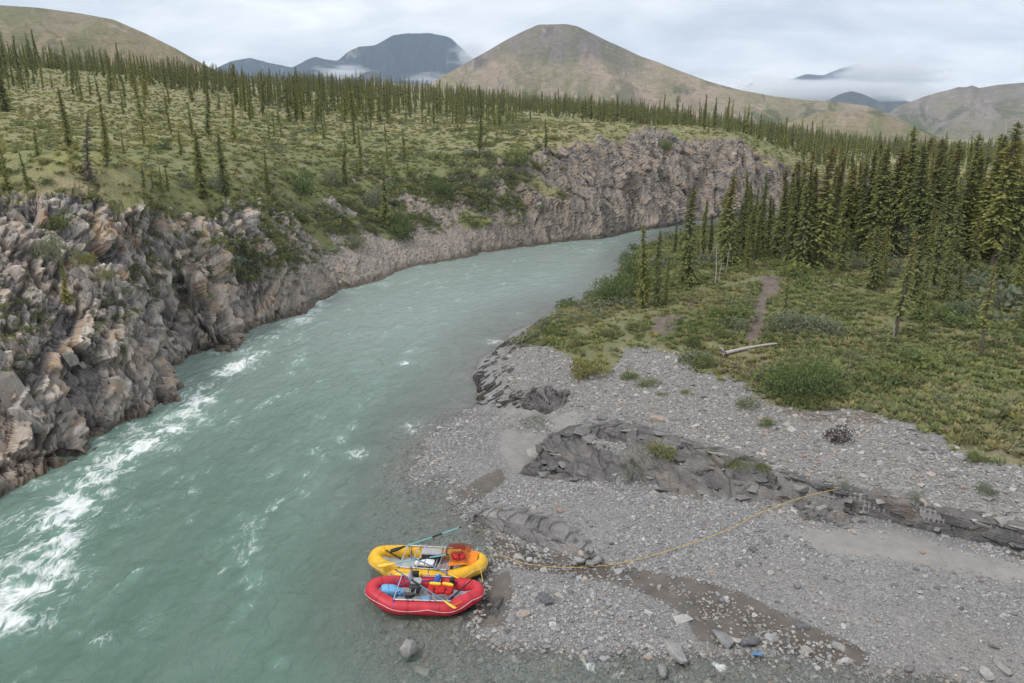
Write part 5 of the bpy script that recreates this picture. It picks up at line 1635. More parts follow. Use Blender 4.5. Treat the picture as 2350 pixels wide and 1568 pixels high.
# ---- shrubs
def shrub(seed, n, mat, lobes=9, flat=0.75, leaf=0.09, stems=6, name='shrub'):
    """dome of leaves, radius 1"""
    r = np.random.default_rng(seed)
    lc = unit(np.stack([r.normal(size=lobes), r.normal(size=lobes), np.abs(r.normal(size=lobes)) * .8 + .1], 1)) * r.uniform(0.3, 0.72, lobes)[:, None]
    lr = r.uniform(0.26, 0.46, lobes)
    k = r.integers(0, lobes, n)
    d = unit(r.normal(size=(n, 3)) + np.array([0, 0, .35]))
    rad = lr[k] * (1 - 0.55 * r.uniform(size=n) ** 2.2)
    c = lc[k] + d * rad[:, None]
    c[:, 2] = np.abs(c[:, 2]) * flat
    ld = unit(d * .8 + r.normal(size=(n, 3)) * .8)
    w = unit(np.cross(ld, r.normal(size=(n, 3))))
    ln = leaf * r.uniform(.6, 1.3, n)
    V, F = quads_np(c, ld, w, ln)
    x4 = lambda a: np.repeat(a, 4)
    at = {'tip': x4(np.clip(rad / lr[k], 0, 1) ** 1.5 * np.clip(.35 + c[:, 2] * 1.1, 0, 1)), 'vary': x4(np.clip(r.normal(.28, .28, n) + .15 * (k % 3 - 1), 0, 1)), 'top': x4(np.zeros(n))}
    fol = mesh_np(name + '_foliage', V, F, mat, smooth=False, attrs=at)
    st = []
    for i in range(stems):
        e = lc[i % lobes]
        pth = np.array([[0.12 * e[0], .12 * e[1], 0], [.5 * e[0], .5 * e[1], .3 * flat * e[2] + .12], [e[0], e[1], flat * e[2]]])
        st.append(tube_np(pth, [.022, .015, .008], 4))
    sv, sf = join_np(st)
    return mesh_np(name + '_stem', sv, sf, M_GREYW), fol


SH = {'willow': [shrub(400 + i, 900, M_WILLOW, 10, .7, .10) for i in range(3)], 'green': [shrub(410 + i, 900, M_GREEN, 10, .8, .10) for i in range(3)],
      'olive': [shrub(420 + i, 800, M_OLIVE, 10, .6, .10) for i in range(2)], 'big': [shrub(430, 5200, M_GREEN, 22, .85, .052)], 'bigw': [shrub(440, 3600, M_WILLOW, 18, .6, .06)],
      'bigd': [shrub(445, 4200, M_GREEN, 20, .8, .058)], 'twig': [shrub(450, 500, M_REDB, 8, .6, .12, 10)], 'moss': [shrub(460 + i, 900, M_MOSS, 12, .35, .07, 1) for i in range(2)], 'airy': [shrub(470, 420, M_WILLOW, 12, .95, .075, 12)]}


def put_shrub(fn, px, py, wpx, hpx, kind, label, group=None, name='shrub'):
    p = gnd(px, py, ON_ROCK[label]) if label in ON_ROCK else fn(px, py)
    d = project(p)[2]
    rx = wpx / 2 / FPX * d
    rz = hpx / FPX * d / 0.8
    st, fo_ = random.choice(SH[kind])
    e = empty(name, p - np.array([0, 0, .05]), (0, 0, random.uniform(0, 6.28)), (rx, rx, rz))
    link('stem', st, e)
    link('foliage', fo_, e)
    tag(e, label, 'shrub', group)
    return e


ON_ROCK = {'feathery green shrub on the bedrock crest': 1.6, 'airy pale shrub growing against the bedrock face': .75, 'bright moss cushion on the bedrock crest': 1.62, 'bright moss cushion hanging over the bedrock edge': 1.62,
           'small flat moss patch on the bedrock crest': 1.75, 'tuft growing on top of the bedrock knob': 1.45, 'thin shrub where the yellow line is tied': 1.68, 'twiggy shrub rooted behind the dark ledge': 1.65}
SHR = [(1852, 914, 235, 128, 'big', 'large round dark green bush at the edge of the gravel'), (1852, 758, 190, 76, 'bigw', 'wide grey-green willow thicket on the grassy slope'),
       (1408, 696, 150, 78, 'bigd', 'dark leafy bush overhanging the river at the point'), (1455, 672, 120, 95, 'bigd', 'tall dark thicket behind the bush at the river point'),
       (1385, 705, 60, 30, 'willow', 'low willow in front of the riverside bush'), (1700, 700, 90, 36, 'willow', 'spreading willow beside the bare footpath'), (1690, 760, 70, 50, 'willow', 'pale willow below the footpath bend'),
       (1352, 866, 105, 80, 'olive', 'yellow-green shrub at the top of the stony shore'), (1440, 868, 60, 30, 'green', 'low green shrub on stones beside the yellow-green one'), (1482, 885, 70, 26, 'green', 'flat green shrub spreading over the stones'),
       (1712, 935, 75, 42, 'willow', 'grey willow tuft in front of the large round bush'), (1762, 978, 46, 32, 'green', 'small round green shrub out on the gravel'), (1520, 1040, 90, 60, 'olive', 'feathery green shrub on the bedrock crest'),
       (1450, 1100, 90, 88, 'airy', 'airy pale shrub growing against the bedrock face'), (1955, 830, 60, 44, 'willow', 'dark willow behind the large round bush'), (1980, 620, 70, 40, 'willow', 'willow clump under the forest edge'),
       (1978, 585, 90, 70, 'bigd', 'dark leafy thicket under the forest edge'), (1590, 800, 50, 52, 'green', 'leafy green shrub beside the white log'), (1620, 840, 90, 40, 'green', 'green shrub sprawling below the white log'),
       (1555, 745, 40, 26, 'green', 'small shrub on the dirt slope'), (2220, 1010, 100, 42, 'olive', 'olive shrub bank above the stony bench'), (2262, 1130, 60, 34, 'willow', 'grey shrub on the stones below the olive bank'),
       (2240, 1060, 60, 40, 'green', 'bright green shrub on the lip of the stony bench'), (2105, 1145, 50, 36, 'airy', 'twiggy shrub rooted behind the dark ledge'), (1935, 1118, 56, 34, 'airy', 'thin shrub where the yellow line is tied'),
       (1930, 1010, 90, 46, 'twig', 'dry brown twiggy bush on the gravel'), (1690, 1060, 110, 20, 'moss', 'bright moss cushion on the bedrock crest'), (1745, 1075, 70, 28, 'moss', 'bright moss cushion hanging over the bedrock edge'),
       (1640, 1040, 60, 12, 'moss', 'small flat moss patch on the bedrock crest'), (2160, 930, 80, 50, 'willow', 'willow bush in the open grass'), (2080, 880, 90, 44, 'olive', 'olive bush in the open grass'), (2300, 700, 90, 50, 'willow', 'pale willow under the forest rim'),
       (2200, 720, 80, 46, 'willow', 'grey willow in the shrub hollow'), (2260, 590, 110, 50, 'willow', 'pale willow thicket inside the forest clearing'), (1330, 790, 60, 30, 'olive', 'yellowish shrub on the grassy point'),
       (1400, 770, 70, 28, 'olive', 'olive shrub on the grassy point'), (1460, 760, 60, 40, 'olive', 'shrub beside the dirt slope'), (1395, 985, 30, 14, 'green', 'tiny green tuft beside the bedrock knob'), (1345, 990, 30, 20, 'olive', 'tuft growing on top of the bedrock knob'),
       (1578, 905, 46, 16, 'olive', 'flat yellowish tuft on the stones'), (1522, 905, 40, 14, 'olive', 'flat olive tuft on the stones'), (1880, 930, 90, 40, 'olive', 'grass and shrub fringe under the round bush')]
for q in SHR:
    put_shrub(on_right, *q)
# hillside shrubs one can pick out
for nx, ny, ww, hh, kd, lb in [(1290 / 2.61, 430, 60, 50, 'willow', 'grey willow at the foot of the black bushy spruce'), (430, 425, 60, 36, 'willow', 'round grey willow between the small spruces'), (110, 415, 44, 22, 'green', 'small dark shrub on the cliff meadow'),
                               (50, 285, 40, 18, 'green', 'dark dwarf shrub high on the meadow'), (95, 292, 46, 16, 'green', 'dark mat shrub high on the meadow'), (375, 335, 60, 30, 'green', 'dark juniper mat on the meadow'), (345, 385, 36, 24, 'willow', 'bluish willow on the meadow'),
                               (700, 440, 90, 60, 'green', 'deep green alder on the scree brow'), (690, 490, 80, 50, 'willow', 'willow hanging over the scree'), (760, 420, 80, 60, 'willow', 'tall willow thicket on the scree brow'), (870, 470, 90, 60, 'willow', 'grey willow half way down the scree'),
                               (930, 545, 90, 60, 'green', 'green shrub low on the scree'), (910, 510, 80, 50, 'green', 'leafy shrub among scree and small spruces'), (1010, 440, 80, 50, 'green', 'green thicket beside the bare grey scree'), (1180, 370, 90, 50, 'green', 'deep green thicket on the grassy shoulder'),
                               (820, 560, 60, 40, 'willow', 'willow above the stony shore'), (640, 560, 70, 40, 'olive', 'olive shrub among the tan slabs'), (110, 590, 90, 70, 'willow', 'willow bush in the cliff gully'), (205, 600, 70, 60, 'olive', 'olive bush in the cliff gully'),
                               (150, 520, 80, 46, 'green', 'low green bush above the cliff gully'), (290, 800, 26, 18, 'green', 'tiny green tuft on the bare cliff'), (250, 640, 60, 34, 'olive', 'olive tuft on a cliff ledge'), (1530, 335, 50, 26, 'green', 'green bush in a notch of the cliff top')]:
    put_shrub(on_left, nx, ny, ww, hh, kd, lb)

# ---- countless low growth
SOURCE_SH = []
for i, (mt, fl) in enumerate([(M_WILLOW, .7), (M_GREEN, .7), (M_OLIVE, .55), (M_WILLOW, .5), (M_OLIVE, .7)]):
    SOURCE_SH.append(shrub(500 + i, 130, mt, 6, fl, .24, 2, 'low_shrub')[1])


def tuft(seed, n=16):
    r = np.random.default_rng(seed)
    a = r.uniform(0, 6.28, n)
    rad = r.uniform(0, .5, n)
    c = np.stack([np.cos(a) * rad, np.sin(a) * rad, np.zeros(n)], 1)
    d = unit(np.stack([np.cos(a) * .6, np.sin(a) * .6, r.uniform(.6, 1.4, n)], 1))
    w = np.stack([-np.sin(a), np.cos(a), np.zeros(n)], 1)
    V, F = quads_np(c, d, w, r.uniform(.5, 1.1, n))
    x4 = lambda q: np.repeat(q, 4)
    return mesh_np('tuft', V, F, M_GRASS, smooth=False, attrs={'tip': np.tile([0.0, .6, 1, .6], n), 'vary': x4(r.uniform(0, .9, n)), 'top': np.zeros(4 * n)})


TUFT = [tuft(600 + i) for i in range(4)]
vegk = lambda q, z: sstep(-0.6, 1.5, poly_sd(q, VEG)) * (line_dist(q, PATH)[0] > .55) * (np.max([poly_sd(q, d_) for d_ in DIRT], 0) < 0) * (0.55 + 0.45 * sstep(-.3, .3, fbm(np.concatenate([q * .3, 0 * q[:, :1]], 1), 3, seed=141)))
M_GRASS_PALE = leaf_mat('pale_grass', (0.20, 0.19, 0.10), (0.31, 0.29, 0.16), (0.42, 0.39, 0.24), wf=0.35)
M_GRASS_GREEN = leaf_mat('fresh_grass', (0.14, 0.175, 0.075), (0.22, 0.265, 0.115), (0.31, 0.34, 0.165), wf=0.35)


def mask_n(q, s, seed, lo=-.05, hi=.25):
    return sstep(lo, hi, fbm(np.concatenate([q * s, 0 * q[:, :1]], 1), 3, 0.55, seed=seed))


def tufts(mat, seed):
    out = []
    for i in range(3):
        me = TUFT[i].copy()
        me.materials[0] = mat
        out.append(me)
    return out


for n_, mt, ms, sd_, lb in [(20000, M_GRASS, None, 0, 'dry olive grass on the near bank between the shrubs'), (16000, M_GRASS_PALE, .16, 201, 'pale straw grass in patches on the near bank'), (20000, M_GRASS_GREEN, .13, 203, 'fresh green grass in patches on the near bank')]:
    P = rnd_ground(n_, (1150, 2480, 500, 1120), vegk if ms is None else (lambda q, z: vegk(q, z) * mask_n(q, ms, sd_)))
    scl = RNG.uniform(.14, .40, len(P))
    scatter('grass', P - np.array([0, 0, .02]), rs_rot(len(P), .12), np.stack([scl * 1.2, scl * 1.2, scl], 1), tufts(mt, sd_), lb, 'grass')
LOGL = np.array([on_right(1655, 822)[:2], on_right(1790, 797)[:2]])
MID = [shrub(520 + i, 260, mt, 7, fl, .17, 3, 'mid_shrub')[1] for i, (mt, fl) in enumerate([(M_WILLOW, .75), (M_WILLOW, .6), (M_GREEN, .75), (M_GREEN, .6), (M_OLIVE, .6), (M_OLIVE, .5)])]
for n_, src, ms, sd_, k_, lb in [(1000, MID[0:2], .11, 211, .85, 'grey-green willow scrub in clumps on the near bank'), (800, MID[2:4], .14, 213, .78, 'leafy green scrub in clumps on the near bank'), (2600, MID[4:6], .20, 215, .26, 'low olive heath on the near bank')]:
    P = rnd_ground(n_, (1150, 2480, 500, 1120), lambda q, z: vegk(q, z) * mask_n(q, ms, sd_, .02, .22) * (line_dist(q, LOGL + np.array([0, -1.2]))[0] > 1.9))
    scl = k_ * np.exp(RNG.normal(0, .42, len(P)))
    scatter('undergrowth', P - np.array([0, 0, .04]), rs_rot(len(P), .1), np.stack([scl * 1.25, scl * 1.25, scl], 1), src, lb, 'undergrowth')
# far bank
gw = (L_ROCK < .45) * L_AREA * np.interp(dd, [35, 120, 260, 400], [1, .6, .12, 0]) * (px > -150) * (px < 1900)
shband = np.clip(np.interp(px, [-200, 0, 300, 480, 620, 1180, 1260, 1800], [.08, .10, .14, .5, 3.2, 2.6, .5, .3]) * np.where(py > low - 60, 1.0, .35), 0, 4)
cw = gw * shband * (.2 + .8 * sstep(-.2, .35, fbm(PLd * .12, 3, seed=151)))
i2 = RNG.choice(len(cw), 3000, replace=False, p=cw / cw.sum())
scl = .48 * np.exp(RNG.normal(0, .5, len(i2)))
scatter('undergrowth', jitter(i2) - np.array([0, 0, .05]), rs_rot(len(i2), .1), np.stack([scl * 1.25, scl * 1.25, scl], 1), SOURCE_SH, 'dwarf willow and birch scrub over the hillside', 'undergrowth')
i3 = RNG.choice(len(gw), 15000, replace=False, p=gw / gw.sum())
scl = RNG.uniform(.18, .42, len(i3))
scatter('grass', jitter(i3) - np.array([0, 0, .03]), rs_rot(len(i3), .12), np.stack([scl * 1.6, scl * 1.6, scl], 1), TUFT, 'dry tundra grass over the hillside meadow', 'grass')
rk = (L_ROCK > .4) * (L_PX > -60) * (L_PX < 1300) * L_AREA * (PLd[:, 2] > 2.0) * np.interp(L_PX, [0, 520, 640, 1150, 1280], [.25, .3, 2.2, 2.0, .3]) * sstep(2.5, 5.5, PLd[:, 2]) * (.06 + .94 * sstep(-.1, .3, fbm(PLd * .22, 3, seed=161)))
i4 = RNG.choice(len(rk), 6500, replace=False, p=rk / rk.sum())
scl = .30 * np.exp(RNG.normal(0, .5, len(i4)))
scatter('undergrowth', jitter(i4) - np.array([0, 0, .05]), rs_rot(len(i4), .2), np.stack([scl * 1.25, scl * 1.25, scl], 1), SOURCE_SH, 'sparse tufts clinging to the cliff and scree', 'undergrowth')


# ---- dead stems, log and driftwood
def dead_stem(px, py, top, lean, label, rad=.05, twig=6):
    p = on_right(px, py)
    d = project(p)[2]
    h = (py - top) / FPX * d / CP
    z = np.linspace(0, 1, 8)
    path = np.stack([lean * z ** 1.4 * h + .04 * np.sin(z * 6), .03 * np.cos(z * 5), z * h], 1)
    e = empty('dead_tree', p - np.array([0, 0, .1]))
    tv, tf = tube_np(path, rad * (1 - .75 * z), 6)
    link('trunk', mesh_np('dead_trunk', tv, tf, M_PALE), e)
    br = []
    for i in range(twig):
        f = random.uniform(.45, .95)
        b = np.array([np.interp(f, z, path[:, k]) for k in range(3)])
        a = random.uniform(0, 6.28)
        l = random.uniform(.25, .6)
        br.append(tube_np(np.array([b, b + np.array([math.cos(a) * l * .6, math.sin(a) * l * .6, .1]), b + np.array([math.cos(a) * l, math.sin(a) * l, -.05 + .3 * random.random()])]), [.014, .010, .004], 4))
    bv, bf = join_np(br)
    link('branches', mesh_np('dead_branches', bv, bf, M_PALE), e)
    tag(e, label, 'tree')


dead_stem(1641, 652, 555, -.02, 'pale bare dead stem, straightest of the pair by the broad spruce', .07)
dead_stem(1648, 650, 600, .12, 'short curved dead stem beside the straight pale one', .045)
dead_stem(1664, 632, 560, .1, 'slanting bare pale stem under the forest edge', .05)
dead_stem(1708, 672, 630, 0, 'short grey stake-like dead sapling by the footpath', .035, 2)
dead_stem(2048, 780, 742, .06, 'broken pale snag at the foot of the ragged spruce', .05, 2)
dead_stem(1432, 668, 588, -.03, 'thin reddish dead spire above the riverside bush', .04, 10)
a_, b_ = on_right(1664, 818), on_right(1782, 797)
e = empty('fallen_log', a_)
pth = np.array([[0, 0, .22], *((np.array(b_) - np.array(a_)) * f + np.array([0, 0, .25 + .06 * math.sin(f * 3)]) for f in (.25, .5, .75, 1.0))])
tv, tf = tube_np(pth, [.15, .12, .105, .09, .06], 8)
link('trunk', mesh_np('log_trunk', tv, tf, M_PALE), e)
rt = []
for i in range(10):
    a = random.uniform(0, 6.28)
    l = random.uniform(.35, .85)
    rt.append(tube_np(np.array([[0, 0, .22], [-.15 + .1 * math.cos(a), .3 * l * math.sin(a), .22 + .5 * l * math.cos(a)], [-.4 * random.random() - .1, .6 * l * math.sin(a), max(.02, .3 + l * math.cos(a))]]), [.06, .035, .012], 5))
rv, rf_ = join_np(rt)
link('root', mesh_np('log_root', rv, rf_, M_PALE), e)
tag(e, 'white fallen tree trunk with a splayed root lying in the shrubs', 'log')
M_RUST = flat_mat('rusty_wood', (0.26, 0.135, 0.07), .9, .1, .2, 8)
a_, b_ = on_right(1708, 870), on_right(1735, 838)
tv, tf = tube_np(np.array([np.array(a_) + [0, 0, .08], (np.array(a_) + b_) / 2 + [.1, 0, .16], np.array(b_) + [0, 0, .14]]), [.05, .04, .02], 5)
o = link('driftwood_branch', mesh_np('driftwood_branch', tv, tf, M_RUST))
tag(o, 'rust brown driftwood branch below the white log', 'driftwood')
# ================================================================== RAFTS AND GEAR
M_RED = flat_mat('red_raft_fabric', (0.52, 0.028, 0.046), .5, .4, .16, 3.0, .12)
M_YEL = flat_mat('yellow_raft_fabric', (0.76, 0.44, 0.022), .5, .4, .14, 3.0, .12)
M_DRED = flat_mat('red_seam_tape', (0.40, 0.016, 0.03), .5, .4)
M_DYEL = flat_mat('yellow_seam_tape', (0.66, 0.36, 0.01), .5, .4)
M_FLOOR = flat_mat('raft_floor', (0.42, 0.43, 0.45), .6, .35, .14, 4)
M_ALU = flat_mat('aluminium_pipe', (0.62, 0.63, 0.66), .32, .5, .08, 5, Metallic=0.75)
M_SEAT = flat_mat('grey_seat_plastic', (0.34, 0.35, 0.36), .5, .4)
M_BLACK = flat_mat('black_nylon', (0.022, 0.022, 0.026), .7, .3)
M_BLUE = flat_mat('blue_webbing', (0.035, 0.10, 0.36), .7, .2)
M_LBLUE = flat_mat('light_blue_drybag', (0.16, 0.42, 0.70), .5, .4, .12, 3)
M_CYAN = flat_mat('cyan_pad', (0.02, 0.42, 0.62), .6, .3)
M_JRED = flat_mat('red_vest_nylon', (0.46, 0.02, 0.02), .75, .2, .15, 8)
M_JYEL = flat_mat('yellow_vest_band', (0.85, 0.58, 0.03), .6, .3)
M_OYEL = flat_mat('yellow_oar_blade', (0.80, 0.50, 0.05), .45, .4)
M_OTEAL = flat_mat('teal_oar_shaft', (0.16, 0.45, 0.46), .4, .4)
M_OBLUE = flat_mat('steel_blue_oar_shaft', (0.10, 0.19, 0.27), .4, .4)
M_DGREY = flat_mat('dark_grey_box', (0.05, 0.052, 0.056), .55, .4)
M_LGREY = flat_mat('grey_box_lid', (0.36, 0.35, 0.37), .5, .4)
M_WHITE = flat_mat('white_cooler', (0.74, 0.75, 0.76), .45, .4, .05)
M_NAVY = flat_mat('navy_cooler_body', (0.03, 0.07, 0.17), .5, .4)
M_ORANGE = flat_mat('orange_tarp', (0.85, 0.24, 0.02), .6, .3, .12, 4)
M_NET = flat_mat('brown_cargo_net', (0.22, 0.065, 0.045), .8, .2)
M_ROPE = flat_mat('yellow_rope', (0.55, 0.38, 0.09), .8, .2, .1, 10)
M_LINE = flat_mat('white_cord', (0.66, 0.60, 0.56), .8, .2)


def obj_np(name, vf, mat, parent=None, smooth=True):
    v, f = vf
    return link(name, mesh_np(name, v, f, mat, smooth=smooth), parent)


def sbox(c, r, e=0.35, rot=(0, 0, 0), nu=20, nv=11):
    """rounded box (superellipsoid)"""
    u = np.linspace(-math.pi, math.pi, nu, endpoint=False)
    w = np.linspace(-math.pi / 2, math.pi / 2, nv)
    sg = lambda x, k: np.sign(x) * np.abs(x) ** k
    V = np.stack([sg(np.cos(w), e)[:, None] * sg(np.cos(u), e)[None], sg(np.cos(w), e)[:, None] * sg(np.sin(u), e)[None], sg(np.sin(w), e)[:, None] * np.ones((1, nu))], -1).reshape(-1, 3)
    V = V * np.array(r)
    V = V @ np.array(Euler(rot).to_matrix()).T + np.array(c)
    return V, grid_faces(nv, nu, True)


def pipe(a, b, r, n=8, mid=None):
    pts = [a, b] if mid is None else [a, mid, b]
    p = np.array(pts, float)
    s = np.linspace(0, 1, 12 if mid is not None else 4)
    if mid is None:
        q = p[0] + (p[1] - p[0]) * s[:, None]
    else:
        q = (1 - s[:, None]) ** 2 * p[0] + 2 * s[:, None] * (1 - s[:, None]) * p[1] + s[:, None] ** 2 * p[2]
    return tube_np(q, r, n)


def raft(name, label, centre, rot, L, W, rad, mat, seam, rail_x, bars, flip=1):
    e = empty(name, centre, (0, 0, rot))
    hl, hw = L / 2 - rad, W / 2 - rad
    oct_ = np.array([(hl, -.32 * hw), (hl, .32 * hw), (hl - .20 * L, hw), (-hl + .20 * L, hw), (-hl, .36 * hw), (-hl, -.36 * hw), (-hl + .20 * L, -hw), (hl - .20 * L, -hw)])
    # round the corners
    pts = []
    n = len(oct_)
    for i in range(n):
        a, b, c = oct_[i - 1], oct_[i], oct_[(i + 1) % n]
        k1, k2 = min(.38, .30 / np.linalg.norm(a - b)), min(.38, .30 / np.linalg.norm(c - b))
        p0, p2 = b + (a - b) * k1, b + (c - b) * k2
        for s in np.linspace(0, 1, 6):
            pts.append((1 - s) ** 2 * p0 + 2 * s * (1 - s) * b + s * s * p2)
    pts = np.array(pts)
    pts = np.concatenate([pts, pts[:1]])
    d = np.concatenate([[0], np.cumsum(np.hypot(*np.diff(pts, axis=0).T))])
    m = 120
    u = np.linspace(0, d[-1], m, endpoint=False)
    path = np.stack([np.interp(u, d, pts[:, 0]), np.interp(u, d, pts[:, 1])], 1)
    kick = 0.20 * sstep(.42, 1.0, np.abs(path[:, 0]) / hl) ** 1.3
    P3 = np.concatenate([path, (rad * .72 + kick)[:, None]], 1)
    T = np.roll(P3, -1, 0) - np.roll(P3, 1, 0)
    T = unit(T)
    A = unit(np.cross(T, np.array([0, 0, 1.0])))
    Bn = np.cross(A, T)
    th = np.linspace(0, 2 * math.pi, 20, endpoint=False)
    rr = rad * (1 - .10 * sstep(.6, 1, np.abs(path[:, 0]) / hl))

    def ring(rk):
        V = P3[:, None] + (rk[:, None, None]) * (np.cos(th)[None, :, None] * A[:, None] + np.sin(th)[None, :, None] * Bn[:, None])
        return V
    V = ring(rr)
    F = grid_faces(m + 1, 20, True)
    F = np.where(F >= m * 20, F - m * 20, F)
    body = obj_np('tube', (V.reshape(-1, 3), F), mat, e)
    V2 = ring(rr + .006)
    for k in range(0, m, 15):
        idx = [(k + j) % m for j in range(2)]
        obj_np('seam', (V2[idx].reshape(-1, 3), grid_faces(2, 20, True)), seam, body)
    # inflated floor, pale ribs along the length
    gx, gy = np.linspace(-hl + rad * .5, hl - rad * .5, 60), np.linspace(-1, 1, 36)
    wid = np.interp(np.abs(gx), [0, hl - .20 * L, hl - rad * .4], [hw, hw, .38 * hw]) - rad * .45
    X = gx[:, None] * np.ones((1, 36))
    Y = wid[:, None] * gy[None]
    Z = .13 + .03 * np.abs(np.cos(gy * 5 * math.pi / 1.0 * .5))[None] + .30 * sstep(.55, 1.0, np.abs(gx) / hl)[:, None] ** 1.2
    obj_np('floor', (np.stack([X, Y, Z + 0 * X], -1).reshape(-1, 3), grid_faces(60, 36)), M_FLOOR, e)
    zt = rad * 1.72 + .035
    fr = link('frame', None, e)
    for s in (-1, 1):
        obj_np('side_rail', pipe((rail_x[0], s * hw, zt), (rail_x[1], s * hw, zt), .028), M_ALU, fr)
    for x in bars:
        obj_np('crossbar', pipe((x, -hw - .06, zt + .03), (x, hw + .06, zt + .03), .024), M_ALU, fr)
    for x in (rail_x[0] + .55, rail_x[0] + .60):
        pass
    # grab line round the outside
    gl = []
    for i in range(0, m, 2):
        a = P3[i] + A[i] * (rr[i] + .02) * np.sign((A[i, :2] @ path[i])) * .93 + np.array([0, 0, .10 - .10 * abs(math.sin(i * math.pi / 20))])
        gl.append(a)
    gl.append(gl[0])
    obj_np('grab_line', tube_np(np.array(gl), .011, 5), M_LINE, e)
    for x, s in ((-.4, -1), (.5, 1), (-.55 * hl * 2 + .3, -1), (.9, -1)):
        sx = np.interp(abs(x), [0, hl - .2 * L, hl], [hw, hw, .35 * hw])
        obj_np('valve', sbox((x, s * (sx + rad * .62), rad * 1.28), (.05, .05, .03), .8, (s * -.7, 0, 0), 10, 6), M_LGREY, e)
    return e, hw, zt


def loc(e, p):
    return Matrix.Translation(e.location) @ e.rotation_euler.to_matrix().to_4x4() @ Vector(p)


def gear(name, e, p, rot, label, cat, parts, group=None):
    """a thing lying in a raft: Empty at its place, parts in its own frame"""
    g = empty(name, loc(e, p), (rot[0], rot[1], rot[2] + e.rotation_euler.z))
    for nm, vf, mt in parts:
        obj_np(nm, vf, mt, g)
    tag(g, label, cat, group)
    return g


def oar(e, a, b, label, shaft, blade, sleeve=True, bl=.62, bw=.105, roll=0.0):
    """blade end at a, grip end at b, both in the raft's frame"""
    A_, B_ = loc(e, a), loc(e, b)
    d = B_ - A_
    ln = d.length
    g = empty('oar', A_)
    g.rotation_euler = d.to_track_quat('X', 'Z').to_euler()
    obj_np('shaft', tube_np(np.array([[bl * .9, 0, 0], [ln * .5, 0, 0], [ln - .12, 0, 0]]), .026, 8), shaft, g)
    obj_np('grip', tube_np(np.array([[ln - .13, 0, 0], [ln, 0, 0]]), .023, 8), M_BLACK, g)
    if sleeve:
        obj_np('sleeve', tube_np(np.array([[ln * .58, 0, 0], [ln * .72, 0, 0]]), .034, 8), M_BLACK, g)
    x = np.linspace(0, bl, 14)
    w = bw * np.interp(x / bl, [0, .05, .35, .7, 1.0], [.72, .92, 1.0, .62, .26])
    c, s = math.cos(roll), math.sin(roll)
    top, bot = [], []
    V = []
    for xi, wi in zip(x, w):
        for k, hgt in ((-1, 0), (-.25, .014), (0, .02), (.25, .014), (1, 0), (.25, -.012), (0, -.018), (-.25, -.012)):
            yy, zz = k * wi, hgt
            V.append((xi, yy * c - zz * s, yy * s + zz * c))
    V = np.array(V)
    F = grid_faces(14, 8, True)
    obj_np('blade', (V, F), blade, g)
    tag(g, label, 'oar')
    return g


def strap(e, pts, mat, label, r=.014):
    w = np.array([tuple(loc(e, p)) for p in pts])
    o = obj_np('strap', tube_np(w, r, 5), mat)
    tag(o, label, 'strap')


# ---- red raft
cR = gnd(975, 1360, .30)
red, hwr, ztr = raft('raft', 'red inflatable river raft with aluminium rowing frame at the gravel edge', (cR[0], cR[1], 0.0), R(-3), 4.42, 2.02, .265, M_RED, M_DRED, (-1.0, 1.05), [-.98, -.48, -.30, .30, .50, .92])
tag(red, 'red inflatable river raft with aluminium rowing frame at the gravel edge', 'raft', 'rafts moored side by side')
# rowing seat is part of the frame
seat = link('seat', None, red)
obj_np('cushion', sbox((-.32, .12, ztr + .20), (.20, .18, .05), .4), M_SEAT, seat)
obj_np('backrest', sbox((-.55, .18, ztr + .32), (.05, .17, .16), .45, (0, -.25, 0)), M_SEAT, seat)
obj_np('pedestal', sbox((-.36, .10, ztr - .02), (.20, .24, .16), .25), M_DGREY, seat)
for s in (-1, 1):
    lk = link('oarlock', None, red)
    obj_np('stand', pipe((.02, s * hwr, ztr), (.02, s * hwr, ztr + .26), .02), M_ALU, lk)
    obj_np('horn', tube_np(np.array([[.02, s * hwr, ztr + .26], [.07, s * hwr, ztr + .32], [.06, s * hwr, ztr + .40]]), .014, 6), M_BLACK, lk)
for i, (a, b) in enumerate([((1.38, -.80, .36), (1.72, -.62, .47))]):
    # orange script mark on the bow tube
    m = 26
    u = np.linspace(0, 1, m)
    base = np.array([1.10, -.95, .40])
    pts = np.stack([base[0] + .34 * u, base[1] + .115 * u * 1.6, base[2] + .10 * u + .035 * np.sin(u * 34)], 1)
    pts[:, 1] -= .012
    obj_np('lettering', tube_np(pts, .014, 5), M_ORANGE, red)
g = gear('dry_bag', red, (-1.30, .02, .32), (0, .1, .3), 'crumpled light blue dry bag in the stern of the red raft', 'bag',
         [('body', sbox((0, 0, 0), (.34, .24, .17), .55, (0, .15, 0)), M_LBLUE), ('roll_top', sbox((.36, -.12, .02), (.12, .18, .09), .6, (0, 0, .4)), M_LBLUE), ('belt', tube_np(np.array([[-.05, -.25, 0], [-.05, -.12, .17], [-.05, .12, .17], [-.05, .25, 0]]), .014, 5), M_NAVY)])
gear('foam_pad', red, (.10, -.36, .26), (0, 0, .05), 'bright cyan foam pad on the floor of the red raft', 'pad', [('pad', sbox((0, 0, 0), (.22, .14, .05), .3), M_CYAN), ('welt', sbox((0, 0, .045), (.20, .12, .012), .3), M_LBLUE)])


